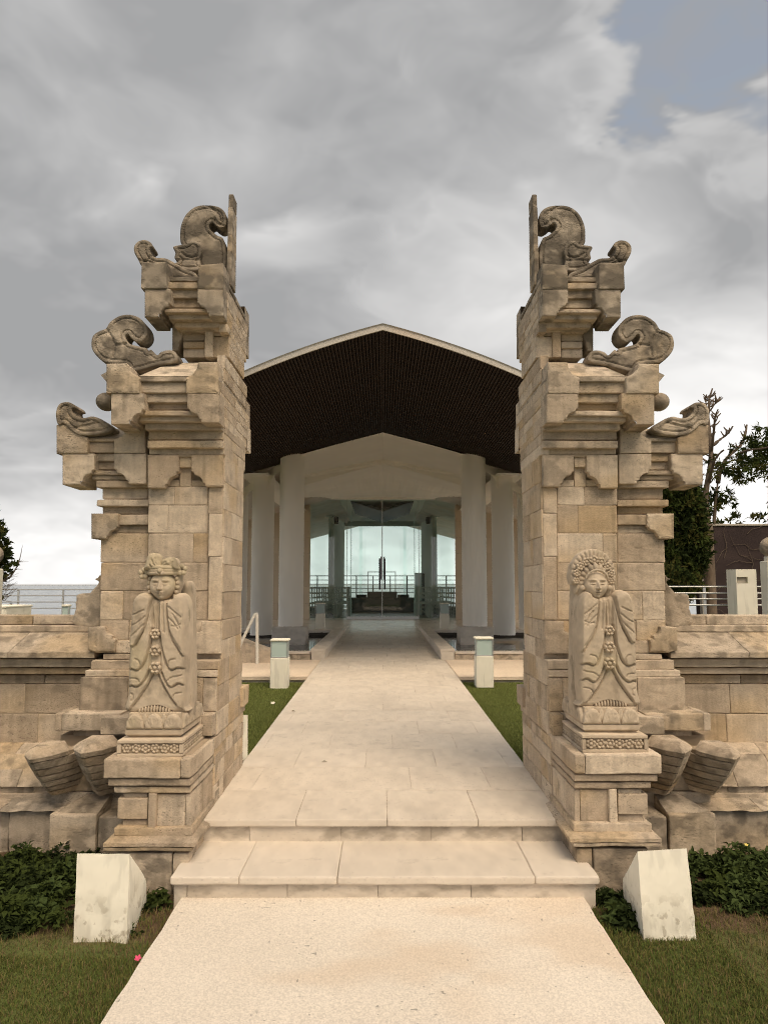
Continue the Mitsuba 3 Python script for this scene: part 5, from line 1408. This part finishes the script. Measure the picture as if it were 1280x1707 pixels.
# ---------------------------------------------------------------- vegetation
def leaf_quads(P, dirs, up, L, W, fold=.25):
    """Pointed leaves of two folded halves: (vertices, faces)."""
    n = len(P)
    d = dirs / np.linalg.norm(dirs, axis=1, keepdims=True)
    s = np.cross(d, up); s /= np.linalg.norm(s, axis=1, keepdims=True) + 1e-9
    nn = np.cross(s, d)
    L, W = np.broadcast_to(L, n)[:, None], np.broadcast_to(W, n)[:, None]
    b = P; t = P + d * L - nn * L * .10
    m = P + d * L * .48 + nn * L * .05
    l, r = m + s * W * .5 + nn * W * fold, m - s * W * .5 + nn * W * fold
    V = np.stack([b, r, t, l, m], 1).reshape(-1, 3)
    o = np.arange(n)[:, None] * 5
    Fc = np.concatenate([o + [0, 1, 4], o + [1, 2, 4], o + [2, 3, 4], o + [3, 0, 4]], 0)
    return V, Fc
def rand_dirs(r, n):
    v = r.normal(size=(n, 3)); return v / np.linalg.norm(v, axis=1, keepdims=True)
def crown(name, parent, blobs, per, L, W, mats, seed, droop=-.2):
    r = np.random.default_rng(seed)
    groups = {m: [] for m in mats}
    for (c, rad) in blobs:
        n = int(per * rad ** 2 / .04)
        nc = max(3, n // 14)
        cc = rand_dirs(r, nc) * (r.uniform(.35, 1.0, nc) ** .6)[:, None] * rad * np.array([1, 1, .85]) + c
        for q_ in cc:
            k = r.integers(9, 20)
            base = q_ + r.normal(0, .12 * rad, (k, 3)); d = rand_dirs(r, k) + (q_ - c) / rad * .8 + [0, 0, droop]
            V, Fc = leaf_quads(base, d, rand_dirs(r, k), L * r.uniform(.6, 1.2, k), W * r.uniform(.7, 1.2, k))
            groups[mats[int(r.integers(len(mats)))]].append((V, Fc))
    for m, l in groups.items():
        if l:
            off, VV, FF = 0, [], []
            for V, Fc in l: VV.append(V); FF.append(Fc + off); off += len(V)
            add(name, (np.vstack(VV), np.vstack(FF)), m, parent, kind='stuff', label='leaves of the crown')
# bare limbed tree with tufts of leaves, right
TR = thing('frangipani_tree', 'bare limbed tree with stubby branches and leaf tufts, behind the right gate half', 'tree')
Dt_ = 13.0
rt = np.random.default_rng(21)
def z6(pts): return zoomed(pts, 4.27, 1080, 640)
limbs = [([(440, 1080), (415, 960), (400, 850), (420, 720), (440, 600), (450, 480), (440, 380), (432, 250), (430, 150), (440, 90), (460, 30)], 40, 6),
         ([(430, 960), (360, 800), (350, 690), (400, 640)], 22, 8), ([(450, 480), (470, 330), (480, 230), (500, 180)], 16, 6),
         ([(455, 440), (520, 390), (570, 350), (582, 310)], 14, 6), ([(500, 700), (540, 560), (600, 490), (660, 440), (690, 370), (705, 290)], 20, 9),
         ([(440, 700), (470, 560), (490, 520), (540, 470)], 16, 7), ([(470, 1000), (480, 860), (490, 760), (510, 640), (560, 560)], 17, 10),
         ([(480, 900), (510, 885), (545, 880)], 7, 4), ([(640, 500), (720, 470), (800, 460), (900, 440)], 12, 5), ([(430, 250), (418, 170), (408, 90)], 9, 4),
         ([(560, 600), (680, 600), (800, 580), (900, 560)], 10, 5), ([(435, 200), (470, 150), (495, 110)], 8, 4), ([(650, 450), (610, 440), (590, 450)], 7, 4), ([(470, 520), (450, 560), (380, 520), (365, 470)], 12, 8)]
tips = []
for k, (pts, r0, r1) in enumerate(limbs):
    pp = smooth_line(z6(pts), 16)
    depth = Dt_ + .9 * math.sin(k * 2.1) * np.linspace(0, 1, 16) * (0 if k == 0 else 1)
    P = np.array([P3(a, b, d) for (a, b), d in zip(pp, depth)])
    if k == 0: P[0][2] = .1
    s = Dt_ / F / 4.27
    add('trunk' if k == 0 else 'limb', tube(P, np.linspace(r0, r1, 16) * .78 * s * (1 + .15 * rt.normal(size=16)), 9), 'bark', TR, True)
    tips.append(P)
# stubby twig ends that make the bare limbs look bristly
st = []
for k in (0, 2, 3, 4, 9, 11):
    P = tips[k]
    for q_ in range(26 if k == 0 else 12):
        t = rt.uniform(.55, 1.0); a = P[int(t * 15)]
        d = rand_dirs(rt, 1)[0] * [1, 1, .3] + [0.1, 0, .55]; d /= np.linalg.norm(d)
        L = rt.uniform(.06, .16)
        st.append(tube([a, a + d * L * .6, a + d * L + [0, 0, .02]], [.014, .012, .008], 5))
add('twig', cat_(st), 'bark', TR, kind='stuff', label='short stubby twigs')
bl = []
def blob(px_, py_, rad, dd=0.0): bl.append((P3(px_, py_, Dt_ + dd), rad))
for a, b, rr, dd in [(1262, 752, .26, .3), (1240, 760, .22, .2), (1225, 778, .18, .1), (1275, 735, .24, .5), (1285, 760, .3, .4), (1252, 785, .20, .1), (1235, 793, .15, 0), (1268, 785, .18, .3), (1212, 770, .16, -.1), (1205, 785, .16, 0), (1175, 765, .16, .1), (1180, 778, .14, .2), (1190, 790, .14, -.2), (1213, 832, .16, 0), (1202, 825, .16, .1), (1218, 838, .12, 0), (1180, 830, .24, .2), (1190, 845, .16, 0), (1172, 845, .22, .2), (1295, 742, .3, .3), (1278, 712, .16, .3), (1285, 815, .1, 0), (1283, 838, .1, 0), (1290, 862, .12, 0), (1248, 745, .2, .2), (1265, 770, .2, 0), (1230, 765, .17, .1), (1220, 752, .12, 0), (1275, 790, .16, 0), (1240, 775, .2, -.1), (1258, 735, .14, .1)]: blob(a, b, rr, dd)
crown('crown', TR, bl, 110, .12, .034, ['leaf_dark', 'leaf_olive', 'leaf_mid'], 33, -.5)
# dense evergreen beside the gate, and a lower clipped bush
EV = thing('evergreen_tree', 'dense dark evergreen tree close behind the right gate half', 'tree')
De = 11.5
add('trunk', tube([P3(1135, 1050, De), P3(1133, 930, De), P3(1130, 830, De)], [.05, .04, .02], 8), 'bark', EV, True)
bl = [(P3(a, b, De + d), r) for a, b, r, d in [(1118, 805, .24, 0), (1130, 800, .22, .2), (1142, 815, .22, .1), (1115, 835, .28, .2), (1140, 845, .30, .1), (1155, 855, .20, 0), (1120, 870, .32, .1), (1150, 880, .28, .2), (1125, 905, .34, .2), (1150, 915, .28, .1), (1115, 935, .30, 0), (1140, 945, .30, .2), (1160, 935, .18, .1), (1128, 790, .14, 0), (1160, 895, .18, 0), (1100, 850, .3, .3), (1100, 900, .3, .3)]]
crown('crown', EV, bl + [(c + np.array([.05, .25, .06]), r) for c, r in bl], 420, .11, .045, ['leaf_dark', 'leaf_mid', 'leaf_mid', 'leaf_dark', 'leaf_olive'], 41, -.1)
BU = thing('clipped_bush', 'low yellowish green bush under the evergreen, above the right railing', 'bush')
bl = [(P3(a, b, 9.6 + d), r) for a, b, r, d in [(1108, 965, .17, 0), (1122, 960, .16, .1), (1138, 965, .16, 0), (1150, 972, .14, .1), (1118, 980, .18, 0), (1142, 985, .16, 0), (1160, 980, .12, .1)]]
crown('crown', BU, bl, 700, .065, .028, ['leaf_olive', 'leaf_mid', 'leaf_dark'], 43, .1)
add('stem', tube([P3(1130, 1050, 9.7), P3(1130, 985, 9.7), P3(1128, 960, 9.7)], [.04, .03, .012], 7), 'bark', BU, True)
WP = thing('wall_top_plant', 'sparse leafy shoots growing along the top of the dark wall', 'plant')
bl = [(P3(a, b, 17.4), r) for a, b, r in [(1203, 871, .12), (1222, 868, .14), (1240, 869, .15), (1262, 868, .13), (1280, 866, .14)]]
crown('shoots', WP, bl, 40, .17, .05, ['leaf_dark', 'leaf_olive'], 47, .3)
# tree at the left edge
TL = thing('coastal_tree', 'dark leafy tree with bare twigs at the left edge of the picture', 'tree')
Dl = 10.0
add('trunk', tube([P3(-40, 1060, Dl), P3(-42, 960, Dl), P3(-30, 880, Dl), P3(-32, 840, Dl)], [.10, .09, .06, .03], 8), 'bark', TL, True)
bl = [(P3(a, b, Dl + d), r) for a, b, r, d in [(-8, 872, .12, 0), (-6, 895, .14, 0), (0, 908, .10, .1), (-4, 922, .14, 0), (2, 930, .10, 0), (-8, 945, .14, .1), (-25, 870, .25, .2), (-30, 910, .3, .1), (-28, 950, .28, 0), (-45, 890, .3, .3), (-3, 962, .08, 0)]]
crown('crown', TL, bl, 300, .09, .045, ['leaf_dark', 'leaf_dark', 'leaf_olive'], 51, 0)
rl = np.random.default_rng(15)
tw = []
P = np.array([P3(a, b, Dl) for a, b in [(-10, 975), (8, 968), (18, 962), (26, 950), (32, 937), (35, 925), (37, 914)]]); tw.append(tube(P, np.linspace(.014, .003, len(P)), 5))
for k in range(70):
    a = P3(rl.uniform(-15, 12), rl.uniform(955, 1005), Dl + rl.uniform(-.2, .2)); d = np.array([rl.uniform(.2, 1), rl.uniform(-.3, .3), rl.uniform(-.2, .7)]); L = rl.uniform(.08, .26)
    tw.append(tube([a, a + d * L * .5 + [0, 0, .01], a + d * L + [0, 0, .03]], [.004, .003, .0015], 4))
for k in range(14):
    a = P[rl.integers(2, 7)]; d = np.array([rl.uniform(-.3, 1), 0, rl.uniform(0, .5)]); L = rl.uniform(.05, .16)
    tw.append(tube([a, a + d * L], [.003, .0015], 4))
add('twig', cat_(tw), 'bark', TL, kind='stuff', label='bare fine twigs')
bl = [(P3(a, b, Dl), r) for a, b, r in [(22, 940, .025), (27, 939, .022), (17, 952, .03), (12, 948, .02), (5, 1000, .06), (12, 1010, .06), (20, 1018, .05), (28, 1022, .035), (-4, 992, .07)]]
crown('twig_leaves', TL, bl, 40, .05, .022, ['leaf_dark', 'leaf_mid'], 53, 0)

# leafy ground cover in the beds
def bed(seed, spots, label):
    r = np.random.default_rng(seed)
    K = key_of('ground_cover')
    labels[K] = dict(label=label, category='ground cover', kind='stuff')
    groups = {m: [] for m in ('leaf_cover', 'leaf_mid', 'leaf_dark')}
    for (x, y, z, rad, hgt) in spots:
        n = int(250 * rad / .2)
        a, q_ = r.uniform(0, 6.28, n), np.sqrt(r.uniform(0, 1, n)) * rad
        xx, yy = x + q_ * np.cos(a), y + q_ * np.sin(a) * .8
        top = hgt * np.sqrt(np.clip(1 - (q_ / rad) ** 2, 0, 1)) * (.6 + .8 * meshkit.noise(np.stack([xx * 14, yy * 14, xx * 0], 1), 3))
        zz = z + top * r.uniform(.35, 1.0, n)
        d = rand_dirs(r, n) * [1, 1, .55] + [0, -.15, .12]
        V, Fc = leaf_quads(np.stack([xx, yy, zz], 1), d, np.tile([[0, 0, 1.0]], (n, 1)) + .5 * rand_dirs(r, n), r.uniform(.022, .060, n), r.uniform(.013, .036, n))
        groups[list(groups)[int(r.integers(3))]].append((V, Fc))
    first = True
    for m, l in groups.items():
        if not l: continue
        off, VV, FF = 0, [], []
        for V, Fc in l: VV.append(V); FF.append(Fc + off); off += len(V)
        kk = K if first else None
        scene[K + '__%03d' % (list(groups).index(m) + 1)] = mikit.ply((np.vstack(VV), np.vstack(FF)), m)
sp = []
rb = np.random.default_rng(4)
for k in range(85): sp.append((rb.uniform(-3.3, -1.62), rb.uniform(3.95, 4.62), -.03, rb.uniform(.08, .15), rb.uniform(.04, .13)))
for k in range(20): sp.append((rb.uniform(-2.1, -1.55), rb.uniform(3.75, 4.1), -.03, rb.uniform(.07, .12), rb.uniform(.05, .12)))
for k in range(14): sp.append((rb.uniform(-1.5, -1.15), rb.uniform(3.72, 4.2), -.05, rb.uniform(.05, .09), rb.uniform(.03, .08)))
bed(60, sp, 'dark leafy ground cover in the bed left of the gate')
sp = []
for k in range(85): sp.append((rb.uniform(1.75, 3.4), rb.uniform(4.05, 4.66), -.03, rb.uniform(.08, .14), rb.uniform(.04, .12)))
for k in range(12): sp.append((rb.uniform(1.6, 2.3), rb.uniform(3.95, 4.2), -.03, rb.uniform(.06, .10), rb.uniform(.04, .09)))
for k in range(16): sp.append((rb.uniform(1.14, 1.34), rb.uniform(3.78, 4.2), -.04, rb.uniform(.05, .085), rb.uniform(.04, .10)))
bed(61, sp, 'dark leafy ground cover in the bed right of the gate')
# lawn of short blades, laid as copies of square tufts
def turf(seed, n, hmin, hmax, mats, size=.5):
    r = np.random.default_rng(seed)
    out = {}
    for m, share in mats:
        k = int(n * share)
        b = np.stack([r.uniform(-size / 2, size / 2, k), r.uniform(-size / 2, size / 2, k), np.full(k, -.004)], 1)
        h = r.uniform(hmin, hmax, k)[:, None]; w = r.uniform(.0012, .0024, k)[:, None]
        a = r.uniform(0, 6.28, k); s = np.stack([np.cos(a), np.sin(a), 0 * a], 1)
        lean = np.stack([-np.sin(a), np.cos(a), 0 * a], 1) * r.normal(0, .55, k)[:, None] + .25 * rand_dirs(r, k) * [1, 1, 0]
        m1 = b + [0, 0, 1] * h * .55 + lean * h * .28; t = b + [0, 0, 1] * h * .92 + lean * h * .9
        V = np.stack([b - s * w, b + s * w, m1 - s * w * .8, m1 + s * w * .8, t], 1).reshape(-1, 3)
        o = np.arange(k)[:, None] * 5
        Fc = np.concatenate([o + [0, 1, 3], o + [0, 3, 2], o + [2, 3, 4]], 0)
        out['tuft_' + m] = mikit.ply((V, Fc), m)
    return out
for i in range(3):
    scene['turf_patch_%d' % i] = dict(type='shapegroup', **turf(90 + i, 5200, .016, .034, [('blade_green', .5), ('blade_olive', .35), ('blade_dry', .15)]))
scene['turf_dry'] = dict(type='shapegroup', **turf(96, 1500, .015, .045, [('blade_green', .15), ('blade_olive', .3), ('blade_dry', .55)]))
scene['turf_bright'] = dict(type='shapegroup', **turf(97, 4200, .015, .030, [('blade_bright', .62), ('blade_green', .30), ('blade_olive', .08)]))
labels['grass'] = dict(label='short mown lawn grass around the gate and the walk', category='grass', kind='stuff')
rg = np.random.default_rng(70)
gi = 0
def put_turf(x, y, which):
    global gi
    gi += 1
    z = float(ground_z(np.array(x), np.array(y))) + .03 * (float(meshkit.fbm(np.array([[x, y, 0.0]]) * 1.3, 3, 4)[0]) - .5)
    scene['grass__%03d' % gi] = dict(type='instance', shapegroup={'type': 'ref', 'id': which}, to_world=T().translate([x, y, z]).rotate([0, 0, 1], float(90 * rg.integers(4))))
for sx in (-1, 1):
    for i in range(6):
        for j in range(5):
            x, y = sx * (1.29 + .5 * i), 1.75 + .5 * j
            if j == 4 and not (sx > 0 and i == 0): which = 'turf_dry'
            elif sx > 0 and x > 1.7 and y > 2.7: which = 'turf_dry'
            else: which = 'turf_patch_%d' % rg.integers(3)
            if y > 3.4 and (sx < 0 and x < -1.8 or sx > 0 and x > 2.2 and rg.random() < .6): continue
            put_turf(x, y, which)
    for i in range(9):
        for j in range(11):
            put_turf(sx * (1.32 + .5 * i), 5.75 + .5 * j - .06, 'turf_bright')
# fallen blossoms
def blossom(name, label, p, mat, R):
    K = thing(name, label, 'flower')
    for q_ in range(5):
        a = q_ * 1.2566
        m = trimesh.creation.icosphere(2, 1.0); m.apply_transform(np.diag([R * .55, R * .32, R * .10, 1])); m.apply_translation((R * .5, 0, R * .12))
        m.apply_transform(trimesh.transformations.rotation_matrix(-.35, [0, 1, 0])); m.apply_transform(trimesh.transformations.rotation_matrix(a, [0, 0, 1])); m.apply_transform(trimesh.transformations.rotation_matrix(.5, [1, 0, 0])); m.apply_translation(p)
        add('petal', m, mat, K, True)
p = P3(238, 1604, DZ(1604, 0)); p[2] = .012; p[0] -= .02
blossom('fallen_blossom', 'pink fallen blossom in the grass by the left edge of the path', p, 'pink_petal', .017)
p = P3(455, 1177, DZ(1177, .19)); p[2] = .215
blossom('fallen_blossom', 'white fallen blossom on the lawn behind the left gate half', p, 'white_petal', .03)
p = P3(1244, 1410, 4.1)
blossom('bed_flower', 'small pale yellow flower in the right hand bed', p, 'yellow_petal', .011)
rf = np.random.default_rng(99)
for k_, (a, b, t) in enumerate([(-1.62, 2.55, 'grass left of the path'), (1.48, 2.35, 'grass right of the path'), (-.42, 5.9, 'paved walk beyond the left pedestal')]):
    zz = .022 if abs(a) > 1.1 else (up_z(b) + .004 if b > 4.4 else .004)
    q_ = thing('fallen_leaf', 'small dry curled leaf lying on the ' + t, 'leaf')
    an = rf.uniform(0, 6.28)
    add('blade', leaf_quads(np.array([[a, b, zz]]), np.array([[math.cos(an), math.sin(an), .12]]), np.array([[0, 0, 1.0]]), .045, .022), 'blade_dry', q_)
lf = thing('fallen_leaf', 'small brown fallen leaf on the paved walk', 'leaf')
c = P3(485, 1190, DZ(1190, .26)); c[2] = up_z(c[1]) + .006
add('blade', leaf_quads(np.array([c]), np.array([[1.0, .4, .05]]), np.array([[0, 0, 1.0]]), .05, .028), 'blade_dry', lf)
